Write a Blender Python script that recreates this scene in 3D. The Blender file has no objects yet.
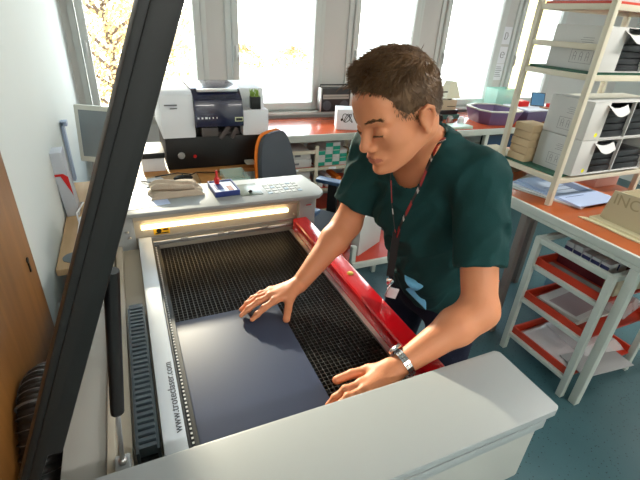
import bpy, bmesh, math, random
import numpy as np
from mathutils import Vector, Matrix, noise
random.seed(7); PI = math.pi
S = bpy.context.scene; COL = S.collection

# ---------------------------------------------------------------- materials
def lin(c):
    return tuple(((v/12.92) if v <= .04045 else ((v+.055)/1.055)**2.4) for v in c)
def mat(name, col, rough=.5, metal=0., var=0., scale=8., bump=0., bscale=60., spec=.5, emit=None, estr=0., alpha=1., trans=0., col2=None, stretch=None, coat=0., sss=0.):
    m = bpy.data.materials.new(name); m.use_nodes = True
    nt = m.node_tree; b = nt.nodes['Principled BSDF']
    c = lin(col)
    b.inputs['Base Color'].default_value = (*c, 1)
    b.inputs['Roughness'].default_value = rough
    b.inputs['Metallic'].default_value = metal
    b.inputs['Specular IOR Level'].default_value = spec
    b.inputs['Coat Weight'].default_value = coat
    if sss:
        b.inputs['Subsurface Weight'].default_value = sss
        b.inputs['Subsurface Radius'].default_value = (.012, .004, .002)
        b.inputs['Subsurface Scale'].default_value = 1.0
    if alpha < 1: b.inputs['Alpha'].default_value = alpha
    if trans: b.inputs['Transmission Weight'].default_value = trans
    if emit:
        b.inputs['Emission Color'].default_value = (*lin(emit), 1); b.inputs['Emission Strength'].default_value = estr
    tc = None
    if var or col2 or bump:
        tc = nt.nodes.new('ShaderNodeTexCoord'); mp = nt.nodes.new('ShaderNodeMapping')
        nt.links.new(tc.outputs['Object'], mp.inputs['Vector'])
        if stretch: mp.inputs['Scale'].default_value = stretch
    if var or col2:
        n = nt.nodes.new('ShaderNodeTexNoise'); n.inputs['Scale'].default_value = scale; n.inputs['Detail'].default_value = 5
        nt.links.new(mp.outputs['Vector'], n.inputs['Vector'])
        r = nt.nodes.new('ShaderNodeValToRGB'); r.color_ramp.elements[0].position = .3; r.color_ramp.elements[1].position = .7
        c2 = lin(col2) if col2 else tuple(min(1, v*(1+var)) for v in c)
        c1 = c if col2 else tuple(v*(1-var) for v in c)
        r.color_ramp.elements[0].color = (*c1, 1); r.color_ramp.elements[1].color = (*c2, 1)
        nt.links.new(n.outputs['Fac'], r.inputs['Fac']); nt.links.new(r.outputs['Color'], b.inputs['Base Color'])
    if bump:
        n = nt.nodes.new('ShaderNodeTexNoise'); n.inputs['Scale'].default_value = bscale; n.inputs['Detail'].default_value = 3
        nt.links.new(mp.outputs['Vector'], n.inputs['Vector'])
        bp = nt.nodes.new('ShaderNodeBump'); bp.inputs['Strength'].default_value = bump; bp.inputs['Distance'].default_value = .01
        nt.links.new(n.outputs['Fac'], bp.inputs['Height']); nt.links.new(bp.outputs['Normal'], b.inputs['Normal'])
    return m

# ---------------------------------------------------------------- mesh builder
class MB:
    def __init__(s): s.v = []; s.f = []; s.mi = []
    def add(s, vs, fs, mi=0):
        o = len(s.v); s.v += [tuple(p) for p in vs]; s.f += [tuple(o+i for i in f) for f in fs]; s.mi += [mi]*len(fs); return s
    def box(s, x0, x1, y0, y1, z0, z1, mi=0, M=None):
        x0, x1 = min(x0, x1), max(x0, x1); y0, y1 = min(y0, y1), max(y0, y1); z0, z1 = min(z0, z1), max(z0, z1)
        vs = [(x0,y0,z0),(x1,y0,z0),(x1,y1,z0),(x0,y1,z0),(x0,y0,z1),(x1,y0,z1),(x1,y1,z1),(x0,y1,z1)]
        if M is not None: vs = [M @ Vector(p) for p in vs]
        return s.add(vs, [(0,3,2,1),(4,5,6,7),(0,1,5,4),(1,2,6,5),(2,3,7,6),(3,0,4,7)], mi)
    def bar(s, p, q, w, h, mi=0, up=(0,0,1)):          # rectangular bar from p to q
        p, q = Vector(p), Vector(q); d = (q-p).normalized(); u = Vector(up)
        if abs(d.dot(u)) > .98: u = Vector((0,1,0))
        a = d.cross(u).normalized(); b = a.cross(d).normalized()
        vs = [c + a*sx*w/2 + b*sy*h/2 for c in (p, q) for sx, sy in ((-1,-1),(1,-1),(1,1),(-1,1))]
        return s.add(vs, [(0,1,2,3),(7,6,5,4),(0,4,5,1),(1,5,6,2),(2,6,7,3),(3,7,4,0)], mi)
    def prism(s, poly, a, b, axis='z', mi=0, M=None):  # poly of 2D points extruded along axis
        def P(u, v, w): return {'z': (u,v,w), 'y': (u,w,v), 'x': (w,u,v)}[axis]
        n = len(poly); vs = [P(u,v,a) for u, v in poly]+[P(u,v,b) for u, v in poly]
        if M is not None: vs = [M @ Vector(p) for p in vs]
        return s.add(vs, [tuple(range(n))[::-1], tuple(range(n, 2*n))]+[(i,(i+1)%n,n+(i+1)%n,n+i) for i in range(n)], mi)
    def tube(s, pts, r, seg=10, mi=0, cap=True):
        pts = [Vector(p) for p in pts]; n = len(pts)
        rs = r if isinstance(r, (list, tuple)) else [r]*n
        t0 = (pts[1]-pts[0]).normalized(); u = Vector((0,0,1)) if abs(t0.z) < .9 else Vector((1,0,0))
        a = t0.cross(u).normalized(); vs = []
        for i in range(n):
            t = (pts[min(i+1,n-1)]-pts[max(i-1,0)]).normalized()
            a = (a - t*a.dot(t)).normalized(); b = t.cross(a)
            for k in range(seg):
                th = 2*PI*k/seg; vs.append(pts[i]+(a*math.cos(th)+b*math.sin(th))*rs[i])
        fs = [(i*seg+k, i*seg+(k+1)%seg, (i+1)*seg+(k+1)%seg, (i+1)*seg+k) for i in range(n-1) for k in range(seg)]
        if cap: fs += [tuple(range(seg))[::-1], tuple((n-1)*seg+k for k in range(seg))]
        return s.add(vs, fs, mi)
    def lathe(s, prof, c=(0,0,0), seg=24, mi=0, M=None):
        vs = []
        for r, z in prof:
            for k in range(seg):
                th = 2*PI*k/seg; p = Vector((c[0]+r*math.cos(th), c[1]+r*math.sin(th), c[2]+z))
                vs.append(M @ p if M is not None else p)
        n = len(prof)
        fs = [(i*seg+k, i*seg+(k+1)%seg, (i+1)*seg+(k+1)%seg, (i+1)*seg+k) for i in range(n-1) for k in range(seg)]
        fs += [tuple(range(seg))[::-1], tuple((n-1)*seg+k for k in range(seg))]
        return s.add(vs, fs, mi)
    def ell(s, c, r, seg=16, ring=10, mi=0):
        prof = [(max(1e-4, math.sin(PI*i/ring)), -math.cos(PI*i/ring)) for i in range(ring+1)]
        vs = []
        for a, z in prof:
            for k in range(seg):
                th = 2*PI*k/seg; vs.append((c[0]+r[0]*a*math.cos(th), c[1]+r[1]*a*math.sin(th), c[2]+r[2]*z))
        fs = [(i*seg+k, i*seg+(k+1)%seg, (i+1)*seg+(k+1)%seg, (i+1)*seg+k) for i in range(ring) for k in range(seg)]
        return s.add(vs, fs, mi)
    def sheet(s, fn, nu, nv, th=.001, mi=0):           # fn(u,v)->point, thickened downward
        top = [Vector(fn(i/nu, j/nv)) for j in range(nv+1) for i in range(nu+1)]
        bot = [p-Vector((0,0,th)) for p in top]; N = len(top); fs = []
        for j in range(nv):
            for i in range(nu):
                a = j*(nu+1)+i; q = (a, a+1, a+nu+2, a+nu+1); fs.append(q); fs.append(tuple(N+k for k in q[::-1]))
        edge = [i for i in range(nu)]+[j*(nu+1)+nu for j in range(nv)]+[nv*(nu+1)+i for i in range(nu, 0, -1)]+[j*(nu+1) for j in range(nv, 0, -1)]
        for a, b in zip(edge, edge[1:]+edge[:1]): fs.append((b, a, N+a, N+b))
        return s.add(top+bot, fs, mi)
    def build(s, name, mats, parent=None, bev=0., smooth=True, origin=None):
        me = bpy.data.meshes.new(name)
        vs = s.v
        if origin is not None: vs = [(p[0]-origin[0], p[1]-origin[1], p[2]-origin[2]) for p in vs]
        me.from_pydata(vs, [], s.f); me.update()
        for m in (mats if isinstance(mats, (list, tuple)) else [mats]): me.materials.append(m)
        me.polygons.foreach_set('material_index', s.mi)
        if bev:
            bm = bmesh.new(); bm.from_mesh(me)
            es = [e for e in bm.edges if len(e.link_faces) == 2 and e.calc_face_angle(0) > .5]
            try: bmesh.ops.bevel(bm, geom=es, offset=bev, segments=2, affect='EDGES', profile=.6, clamp_overlap=True)
            except Exception: pass
            bm.to_mesh(me); bm.free()
        if smooth:
            me.polygons.foreach_set('use_smooth', [True]*len(me.polygons)); me.set_sharp_from_angle(angle=.6)
        o = bpy.data.objects.new(name, me); COL.objects.link(o)
        if origin is not None: o.location = origin
        if parent is not None:
            o.parent = parent
            if origin is None: o.location = (-parent.location[0], -parent.location[1], -parent.location[2])
            else: o.location = Vector(origin)-parent.location
            if parent.type == 'MESH' or parent.parent is not None:
                pass
        return o
# everything is written in world coordinates: parents sit with identity rotation at 'loc', children are offset back
def wloc(o):
    v = Vector(o.location)
    while o.parent: o = o.parent; v += o.location
    return v
def part(mb, name, mats, parent, bev=0., smooth=True, label=None):
    o = mb.build(name, mats, None, bev, smooth)
    if parent is not None:
        o.parent = parent; o.location = -wloc(parent)
    if label: o['label'] = label
    return o
def tag(o, label=None, cat=None, group=None, kind=None):
    if label: o['label'] = label
    if cat: o['category'] = cat
    if group: o['group'] = group
    if kind: o['kind'] = kind
    return o
def thing(name, label, cat, loc=(0,0,0), group=None):
    o = bpy.data.objects.new(name, None); COL.objects.link(o); o.location = loc; o.empty_display_size = .05
    return tag(o, label, cat, group)
def solo(mb, name, mats, label, cat, group=None, bev=0., smooth=True, kind=None):
    cs = mb.v; c = [sum(p[i] for p in cs)/len(cs) for i in (0, 1)]+[min(p[2] for p in cs)]
    o = mb.build(name, mats, None, bev, smooth, origin=c)
    return tag(o, label, cat, group, kind)
def struct(mb, name, mats, parent=None, bev=0.):
    if parent is None:
        o = mb.build(name, mats, None, bev); o['kind'] = 'structure'
    else: o = part(mb, name, mats, parent, bev)
    return o
def copy_tree(o, parent=None):
    c = o.copy(); COL.objects.link(c)
    if parent is not None: c.parent = parent
    for ch in list(o.children): copy_tree(ch, c)
    return c
def text(name, s, size, M, m, parent, ext=.0003, font_scale_x=1.):
    cu = bpy.data.curves.new(name, 'FONT'); cu.body = s; cu.size = size; cu.extrude = ext; cu.materials.append(m)
    cu.align_x = 'LEFT'; cu.align_y = 'CENTER'; cu.space_character = 1.0
    tmp = bpy.data.objects.new(name, cu); COL.objects.link(tmp); bpy.context.view_layer.update()
    me = bpy.data.meshes.new_from_object(tmp.evaluated_get(bpy.context.evaluated_depsgraph_get())); bpy.data.objects.remove(tmp)
    o = bpy.data.objects.new(name, me); COL.objects.link(o)
    if parent is not None:
        M = Matrix.Translation(-wloc(parent)) @ M; o.parent = parent
    o.matrix_local = M @ Matrix.Diagonal((font_scale_x, 1, 1, 1))
    return o
def frame(o, x, y):   # matrix from origin, x axis, y axis
    x = Vector(x).normalized(); z = x.cross(Vector(y)).normalized(); y = z.cross(x)
    M = Matrix((x, y, z)).transposed().to_4x4(); M.translation = Vector(o); return M

# ---------------------------------------------------------------- implicit surfaces (for body and clothes)
class SDF:
    def __init__(s, lo, hi, h):
        s.lo = np.array(lo, float); s.h = h; s.n = np.ceil((np.array(hi)-s.lo)/h).astype(int)+1
        s.D = np.full(tuple(s.n), 1., np.float32)
    def _sub(s, lo, hi):
        i0 = np.clip(np.floor((np.array(lo)-s.lo)/s.h).astype(int), 0, s.n); i1 = np.clip(np.ceil((np.array(hi)-s.lo)/s.h).astype(int)+1, 0, s.n)
        if np.any(i1 <= i0): return None, None
        g = np.meshgrid(*[s.lo[k]+s.h*np.arange(i0[k], i1[k]) for k in range(3)], indexing='ij')
        return (slice(i0[0],i1[0]), slice(i0[1],i1[1]), slice(i0[2],i1[2])), np.stack(g, -1).astype(np.float32)
    def _op(s, lo, hi, fn, k, sub):
        m = .03 + k
        sl, P = s._sub(np.array(lo)-m, np.array(hi)+m)
        if sl is None: return s
        d = fn(P); D = s.D[sl]
        if sub:
            d = -d; h = np.clip(.5-.5*(d-D)/k if k else (D > d)*1., 0, 1) if False else None
            if k: hh = np.maximum(k-np.abs(D-d), 0)/k; s.D[sl] = np.maximum(D, d)+hh*hh*k*.25
            else: s.D[sl] = np.maximum(D, d)
        else:
            if k: hh = np.maximum(k-np.abs(D-d), 0)/k; s.D[sl] = np.minimum(D, d)-hh*hh*k*.25
            else: s.D[sl] = np.minimum(D, d)
        return s
    def cap(s, a, b, ra, rb, k=.01, sub=False, flat=None):   # tapered capsule, optional flattening (axis, factor)
        a, b = np.array(a, float), np.array(b, float); R = max(ra, rb)
        if flat is not None: R = R*max(1, 1/min(1, flat[1]))
        def fn(P):
            ba = b-a; t = np.clip(((P-a)@ba)/(ba@ba), 0, 1); q = P-a-t[..., None]*ba
            if flat is not None:
                ax = np.array(flat[0], float); ax /= np.linalg.norm(ax); w = q@ax
                q = q + (w*(1/flat[1]-1))[..., None]*ax
            return (np.sqrt((q*q).sum(-1))-(ra+(rb-ra)*t))
        return s._op(np.minimum(a, b)-R, np.maximum(a, b)+R, fn, k, sub)
    def ell(s, c, r, R=None, k=.01, sub=False):              # ellipsoid, R = 3x3 columns of axes
        c = np.array(c, float); r = np.array(r, float); R = np.eye(3) if R is None else np.array(R)
        m = max(r)
        def fn(P):
            q = (P-c)@R; k0 = np.sqrt(((q/r)**2).sum(-1)); k1 = np.sqrt(((q/(r*r))**2).sum(-1)); return k0*(k0-1)/np.maximum(k1, 1e-6)
        return s._op(c-m, c+m, fn, k, sub)
    def halfspace(s, p, n, lo, hi, k=0):                     # cut away the side n points to, inside a box
        p, n = np.array(p, float), np.array(n, float); n = n/np.linalg.norm(n)
        return s._op(lo, hi, lambda P: -((P-p)@n), k, True)
    def mesh(s, smooth_it=2):
        D = s.D; ins = D < 0; nx, ny, nz = D.shape
        cnt = np.zeros((nx-1, ny-1, nz-1), np.int8)
        for dx in (0,1):
            for dy in (0,1):
                for dz in (0,1): cnt += ins[dx:nx-1+dx, dy:ny-1+dy, dz:nz-1+dz]
        act = (cnt > 0) & (cnt < 8); idx = np.full(act.shape, -1, np.int64); c = np.argwhere(act); idx[act] = np.arange(len(c))
        acc = np.zeros((len(c), 3)); num = np.zeros(len(c))
        corners = [(a,b,d) for a in (0,1) for b in (0,1) for d in (0,1)]
        for A in corners:
            for ax in range(3):
                if A[ax]: continue
                B = list(A); B[ax] = 1
                da = D[c[:,0]+A[0], c[:,1]+A[1], c[:,2]+A[2]]; db = D[c[:,0]+B[0], c[:,1]+B[1], c[:,2]+B[2]]
                cr = (da < 0) != (db < 0); t = np.where(cr, da/np.where(cr, da-db, 1), 0)
                p = np.tile(np.array(A, float), (len(c), 1)); p[:, ax] += t
                acc += p*cr[:, None]; num += cr
        V = (c+acc/num[:, None])*s.h+s.lo; F = []
        for ax in range(3):
            o = [a for a in range(3) if a != ax]
            sl0 = [slice(None)]*3; sl1 = [slice(None)]*3; sl0[ax] = slice(0, -1); sl1[ax] = slice(1, None)
            a0 = ins[tuple(sl0)]; a1 = ins[tuple(sl1)]; e = np.argwhere(a0 != a1)
            ok = (e[:, o[0]] > 0) & (e[:, o[1]] > 0) & (e[:, o[0]] < act.shape[o[0]]) & (e[:, o[1]] < act.shape[o[1]]) ; e = e[ok]
            fl = a0[e[:,0], e[:,1], e[:,2]]
            q = []
            for du, dv in ((0,0),(-1,0),(-1,-1),(0,-1)):
                k = e.copy(); k[:, o[0]] += du; k[:, o[1]] += dv; q.append(idx[k[:,0], k[:,1], k[:,2]])
            q = np.stack(q, 1)
            if ax == 1: fl = ~fl
            q = np.where(fl[:, None], q, q[:, ::-1]); F.append(q)
        F = np.concatenate(F); F = F[(F >= 0).all(1)]
        for _ in range(smooth_it):
            acc = np.zeros_like(V); n = np.zeros(len(V))
            for i in range(4):
                for j in ((i+1) % 4, (i+3) % 4): np.add.at(acc, F[:, i], V[F[:, j]]); np.add.at(n, F[:, i], 1)
            V = V*.5+.5*acc/np.maximum(n, 1)[:, None]
        return V, F
def np_obj(name, V, F, mats, parent):
    me = bpy.data.meshes.new(name); me.from_pydata(V.tolist(), [], F.tolist()); me.update()
    for m in (mats if isinstance(mats, (list, tuple)) else [mats]): me.materials.append(m)
    me.polygons.foreach_set('use_smooth', [True]*len(me.polygons))
    o = bpy.data.objects.new(name, me); COL.objects.link(o)
    if parent is not None: o.parent = parent; o.location = -wloc(parent)
    return o

# ---------------------------------------------------------------- camera
def make_camera():
    F, p, r, y = 417.4, .4891, .06357, .4444
    f = Vector((math.sin(y)*math.cos(p), math.cos(y)*math.cos(p), -math.sin(p)))
    rt = Vector((math.cos(y), -math.sin(y), 0)); up = rt.cross(f)
    r2 = rt*math.cos(r)+up*math.sin(r); u2 = -rt*math.sin(r)+up*math.cos(r)
    c = bpy.data.cameras.new('camera'); c.sensor_width = 36; c.lens = F/640*36; c.clip_start = .02; c.clip_end = 300
    o = bpy.data.objects.new('camera', c); COL.objects.link(o)
    M = Matrix((r2, u2, -f)).transposed().to_4x4(); M.translation = Vector((0, 0, 1.75)); o.matrix_world = M
    S.camera = o
make_camera()
# ---------------------------------------------------------------- the man
M_skin = mat('skin', (.85,.56,.405), .5, sss=.15, bump=.06, bscale=120, spec=.35)
M_lip = mat('lip', (.76,.45,.36), .45, spec=.3)
M_hair = mat('brown_hair', (.33,.235,.15), .5, col2=(.47,.345,.23), scale=30, spec=.4)
M_shirt = mat('shirt_cotton', (.10,.245,.245), .85, bump=.15, bscale=300, spec=.2, var=.1, scale=6)
M_jean = mat('navy_denim', (.09,.10,.17), .85, bump=.3, bscale=250, spec=.2)
M_belt = mat('belt_leather', (.08,.06,.05), .5)
M_shoe = mat('shoe_leather', (.12,.10,.09), .5)
M_sole = mat('shoe_sole', (.8,.8,.78), .7)
M_steel = mat('watch_steel', (.85,.86,.88), .22, metal=1)
M_strap = mat('lanyard_black', (.07,.05,.06), .7)
M_strapred = mat('lanyard_red', (.66,.09,.10), .6)
M_white = mat('lanyard_white', (.85,.83,.82), .5)
M_cloth_blue = mat('pale_blue_cloth', (.42,.70,.85), .8, bump=.2, bscale=80)

man = thing('person', 'person in dark green t-shirt leaning over the laser cutter, hands on the plate', 'person', (1.02,.93,0))
A_ = lambda *a: np.array(a, float)
Rsh, Lsh = A_(.690,1.085,1.385), A_(.815,.775,1.405)
Rel, Rwr = A_(.622,1.10,1.150), A_(.418,1.012,1.003)
Lel, Lwr = A_(.741,.597,1.122), A_(.508,.592,1.012)
Rhip, Lhip = A_(.925,1.085,.92), A_(.955,.875,.92)
pel = (Rhip+Lhip)/2; shm = (Rsh+Lsh)/2
nrm = lambda v: v/np.linalg.norm(v)
sL = nrm(Lsh-Rsh); up_t = nrm(shm-pel); fw = nrm(np.cross(sL, up_t)); up_t = nrm(np.cross(fw, sL))
Rt = np.stack([fw, sL, up_t], 1)
neck = shm+up_t*.045-fw*.012
# head frame
HS = 1.04
hc = A_(.575,.838,1.566)
hf = nrm(A_(-.93,-.15,-.40)); hu0 = nrm(A_(-.36,.04,.93))
hl = nrm(np.cross(hu0, hf)); hu = np.cross(hf, hl); Rh = np.stack([hf, hl, hu], 1)
H = lambda x, y, z: hc+Rh@(np.array([x, y, z])*HS)
chest = shm-up_t*.13+fw*.0
belly = pel*.62+chest*.38+fw*.0

def torso(s, g=0., loose=0.):
    s.ell(chest, (.104+g,.160+g,.18+g), Rt, k=.03)
    s.ell(chest+fw*.03-up_t*.02+sL*.07, (.07+g,.075+g,.09+g), Rt, k=.04)
    s.ell(chest+fw*.03-up_t*.02-sL*.07, (.07+g,.075+g,.09+g), Rt, k=.04)
    s.cap(Rsh-up_t*.0+sL*.03, Lsh-sL*.03, .052+g, .052+g, k=.05)
    s.cap(chest-up_t*.05+sL*.05, pel+A_(.0,-.05,.05), .1+g, .1+g+loose*.3, k=.05)
    s.cap(chest-up_t*.05-sL*.05, pel+A_(.0,.05,.05), .1+g, .1+g+loose*.3, k=.05)

sk = SDF((.10,.40,.78), (1.25,1.32,1.80), .0032)
torso(sk, -.012)
sk.ell(pel, (.12,.155,.12), k=.04)
# trapezius, neck
sk.cap(neck-up_t*.02, H(-.035,0,-.045), .063, .058, k=.03)
sk.cap(neck+sL*.02+up_t*.006, Lsh+up_t*.005-sL*.05, .060, .045, k=.04); sk.cap(neck-sL*.01, Rsh+sL*.05, .045, .045, k=.04)
for q in (-1, 1): sk.cap(H(-.045,q*.05,-.03), neck+fw*.045+sL*q*.012+up_t*.0, .02, .014, k=.025)   # neck cords
# arms
def arm(s, sh, el, wr, g=0., fore=True):
    s.ell(sh, (.058+g,)*3, k=.03)
    s.cap(sh, el, .056+g, .043+g, k=.03)
    if fore:
        d = nrm(wr-el); m = el+(wr-el)*.28
        s.cap(el, el+(wr-el)*.05, .043, .043, k=.02)
        s.cap(el, m, .040, .047, k=.025); s.cap(m, wr, .045, .0265, k=.02)
arm(sk, Rsh, Rel, Rwr); arm(sk, Lsh, Lel, Lwr)
def ph(s, pts, rs, k=.004):
    for i in range(len(pts)-1): s.cap(pts[i], pts[i+1], rs[i], rs[i+1], k=k)
def hand(s, wr, kn, tips, thumb, rk=.0098):
    # kn: four knuckles (index..little), tips: list of joint chains, thumb chain
    c = sum(kn)/4; pn = A_(0,0,1)
    for i, K_ in enumerate(kn):
        a = wr+(K_-c)*.45; s.cap(a, K_, .0155, .0125, k=.014, flat=(pn, .9))
    for K_, ch in zip(kn, tips):
        L = [K_]+ch; ph(s, L, [.0105,.0098,.0088,.0070][:len(L)])
        for j in (1, 2):
            if j < len(L): s.ell(L[j]+A_(0,0,.0015), (.0100,.0100,.0100), k=.004)
        s.ell(K_+A_(0,0,.004), (.011,.011,.010), k=.008)
    s.cap(wr+(thumb[0]-wr)*.15, thumb[0], .019, .0165, k=.016)
    ph(s, thumb, [.0150,.0112,.0112,.0082][:len(thumb)], k=.006)
# right hand (far), palm down on the plate, fingers to -x, thumb towards the camera
zt = .9665
Rkn = [A_(.322,.968,.995), A_(.318,.992,.998), A_(.322,1.014,.994), A_(.332,1.034,.987)]
Rti = [[A_(.288,.955,.988), A_(.264,.947,.976), A_(.246,.940,zt)],
       [A_(.277,.984,.992), A_(.246,.976,.980), A_(.222,.969,zt)],
       [A_(.282,1.008,.988), A_(.250,1.002,.977), A_(.228,.996,zt)],
       [A_(.300,1.033,.982), A_(.272,1.028,.973), A_(.250,1.022,zt)]]
Rth = [A_(.372,.972,.988), A_(.356,.938,.976), A_(.340,.908,.967)]
hand(sk, Rwr+A_(-.012,0,.001), Rkn, Rti, Rth)
# left hand (near), palm down, fingers to -x, thumb to +y
Lkn = [A_(.415,.596,.990), A_(.413,.575,.992), A_(.416,.555,.988), A_(.424,.537,.980)]
Lti = [[A_(.372,.594,.990), A_(.345,.590,.977), A_(.325,.586,.966)],
       [A_(.368,.572,.990), A_(.337,.566,.976), A_(.318,.562,.966)],
       [A_(.374,.551,.984), A_(.346,.545,.972), A_(.328,.541,.964)],
       [A_(.392,.528,.974), A_(.368,.522,.966), A_(.352,.518,.962)]]
Lth = [A_(.455,.628,.988), A_(.415,.640,.980), A_(.376,.644,.969)]
hand(sk, Lwr+A_(-.012,0,0), Lkn, Lti, Lth)
# head
s = sk; h = HS
s.ell(H(-.010,0,.036), (.094*h,.077*h,.086*h), Rh, k=.02)
s.ell(H(.030,0,-.030), (.060*h,.060*h,.085*h), Rh, k=.02)
for q in (-1, 1):
    s.cap(H(-.028,q*.056,-.052), H(.062,q*.020,-.098), .017*h, .016*h, k=.022)
    s.ell(H(.052,q*.044,-.026), (.024*h,.019*h,.020*h), Rh, k=.02)
    s.cap(H(.087,q*.010,.020), H(.066,q*.048,.018), .0105*h, .009*h, k=.014)
s.ell(H(.062,0,.045), (.030*h,.050*h,.035*h), Rh, k=.02)
s.ell(H(.080,0,-.100), (.017*h,.020*h,.015*h), Rh, k=.016)
s.ell(H(.074,0,-.066), (.024*h,.028*h,.022*h), Rh, k=.014)
for q in (-1, 1):
    s.ell(H(.098,q*.032,-.001), (.019*h,.019*h,.012*h), Rh, k=.012, sub=True)
    s.ell(H(.0735,q*.032,-.003), (.0135*h,.0165*h,.0125*h), Rh, k=.003)       # lowered upper lid
    s.cap(H(.0855,q*.022,-.0085), H(.079,q*.044,-.007), .0022, .002, k=.002)   # lid edge
    s.cap(H(.084,q*.022,-.0145), H(.078,q*.042,-.0135), .0035, .003, k=.004)
s.cap(H(.086,0,.012), H(.103,0,-.029), .0075*h, .0095*h, k=.010)
s.ell(H(.105,0,-.035), (.0115*h,.0120*h,.0100*h), Rh, k=.008)
for q in (-1, 1):
    s.ell(H(.095,q*.0135,-.039), (.012*h,.0075*h,.0085*h), Rh, k=.006)
    s.ell(H(.101,q*.007,-.0465), (.005*h,.0035*h,.004*h), Rh, k=.003, sub=True)
s.cap(H(.0935,-.010,-.0640), H(.0935,.010,-.0640), .0042*h, .0042*h, k=.006)
for q in (-1, 1): s.cap(H(.0945,q*.010,-.0635), H(.083,q*.026,-.0685), .0048*h, .003*h, k=.006)
s.cap(H(.0905,-.010,-.0750), H(.0905,.010,-.0750), .0048*h, .0048*h, k=.006)
for q in (-1, 1): s.cap(H(.0915,q*.010,-.0755), H(.082,q*.024,-.0700), .0050*h, .003*h, k=.006)
s.cap(H(.1005,-.008,-.0695), H(.1005,.008,-.0695), .0016*h, .0016*h, k=.002, sub=True)
for q in (-1, 1):
    s.cap(H(.1005,q*.008,-.0695), H(.086,q*.027,-.0705), .0016*h, .0014*h, k=.002, sub=True)
    # ear
    E = lambda a, b, c: H(-.012+(a+.012)*.86, q*(.080+(b-.080)*.9), -.008+c*.84)
    s.ell(E(-.012,.079,-.004), (.017*h,.0070*h,.027*h), Rh@np.array([[.96,0,.2],[0,1,0],[-.2,0,.96]]), k=.008)
    rim = [E(.004,.080,.006), E(.002,.086,.022), E(-.012,.091,.031), E(-.027,.091,.020), E(-.030,.089,.0), E(-.020,.085,-.022), E(-.008,.080,-.036)]
    for a, b in zip(rim, rim[1:]): s.cap(a, b, .0045*h, .0045*h, k=.003)
    s.ell(E(-.010,.092,.002), (.011*h,.010*h,.016*h), Rh, k=.003, sub=True)
    s.ell(E(-.006,.083,-.034), (.008*h,.005*h,.009*h), Rh, k=.004)
V, F_ = sk.mesh(1)
body = np_obj('body', V, F_, [M_skin, M_lip], man)
# lips take the lip colour (their own colour, not shade)
ql = (V-hc)@Rh/HS
def inlip(p):
    return p[:,0] > .080
fc = V[F_].mean(1); q = (fc-hc)@Rh/HS
lip = (q[:,0] > .083) & (np.abs(q[:,1]) < .026) & (np.abs(q[:,2]+.0695) < .0090-.005*(np.abs(q[:,1])/.026))
body.data.polygons.foreach_set('material_index', lip.astype(np.int32))

# ---- t-shirt
sh = SDF((.50,.50,.84), (1.28,1.36,1.56), .005)
torso(sh, .004, .05)
sh.cap(neck+up_t*.012+sL*.02, Lsh-sL*.03+up_t*.016, .070, .054, k=.05); sh.cap(neck+up_t*.012-sL*.02, Rsh+sL*.03+up_t*.008, .066, .052, k=.05)
for SH, EL in ((Rsh, Rel), (Lsh, Lel)):
    sh.ell(SH, (.066,)*3, k=.03); e = SH+(EL-SH)*(.80 if SH is Rsh else .72)
    sh.cap(SH, SH+(EL-SH)*1.0, .064, .068, k=.035)
# loose belly that hangs towards the hem
sh.cap(chest+fw*.05-up_t*.04, A_(.865,.935,1.02), .08, .085, k=.06)
sh.cap(chest+fw*.02-up_t*.10, A_(.94,.97,.93), .115, .115, k=.06)
sh.cap(A_(.955,.90,.96), A_(.93,1.06,.96), .108, .108, k=.05)
for SH, EL, t in ((Rsh, Rel, .74), (Lsh, Lel, .68)):
    d = nrm(EL-SH); p = SH+(EL-SH)*t
    if SH is Rsh: sh.halfspace(p, d+A_(-.15,0,0), p-A_(.13,.10,.16), p+A_(.085,.13,.085))
    else: sh.halfspace(p, d, p-A_(.10,.13,.14), p+A_(.085,.07,.07))
sh.halfspace((.9,.9,.885), (0,0,-1), (.6,.5,.84), (1.28,1.36,.90))
sh.cap(neck-up_t*.045+fw*.035, neck+up_t*.10+fw*.02, .064, .080, k=.006, sub=True)
sh.ell(neck+fw*.060+up_t*.0, (.05,.058,.045), Rt, k=.01, sub=True)
V, F_ = sh.mesh(2)
for i in range(len(V)):
    p = Vector(V[i]); 
    # folds: stretched noise along the hang direction
    t1 = noise.noise(Vector((p.x*9+p.z*4, p.y*16, p.z*4))); t2 = noise.noise(Vector((p.x*20, p.y*30+p.z*8, p.z*8+5)))
    c = Vector(chest-up_t*.12); d = (p-c); d.z *= .2; d.normalize()
    t3 = 1-abs(noise.noise(Vector((p.x*14-p.z*9, p.y*18+p.z*5, p.z*7+9))))*2.2
    V[i] += np.array(d)*(.012*t1+.006*t2+.012*max(t3,-.5))
shirt = np_obj('shirt', V, F_, M_shirt, man); shirt['label'] = 'dark green short-sleeved t-shirt'

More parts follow.
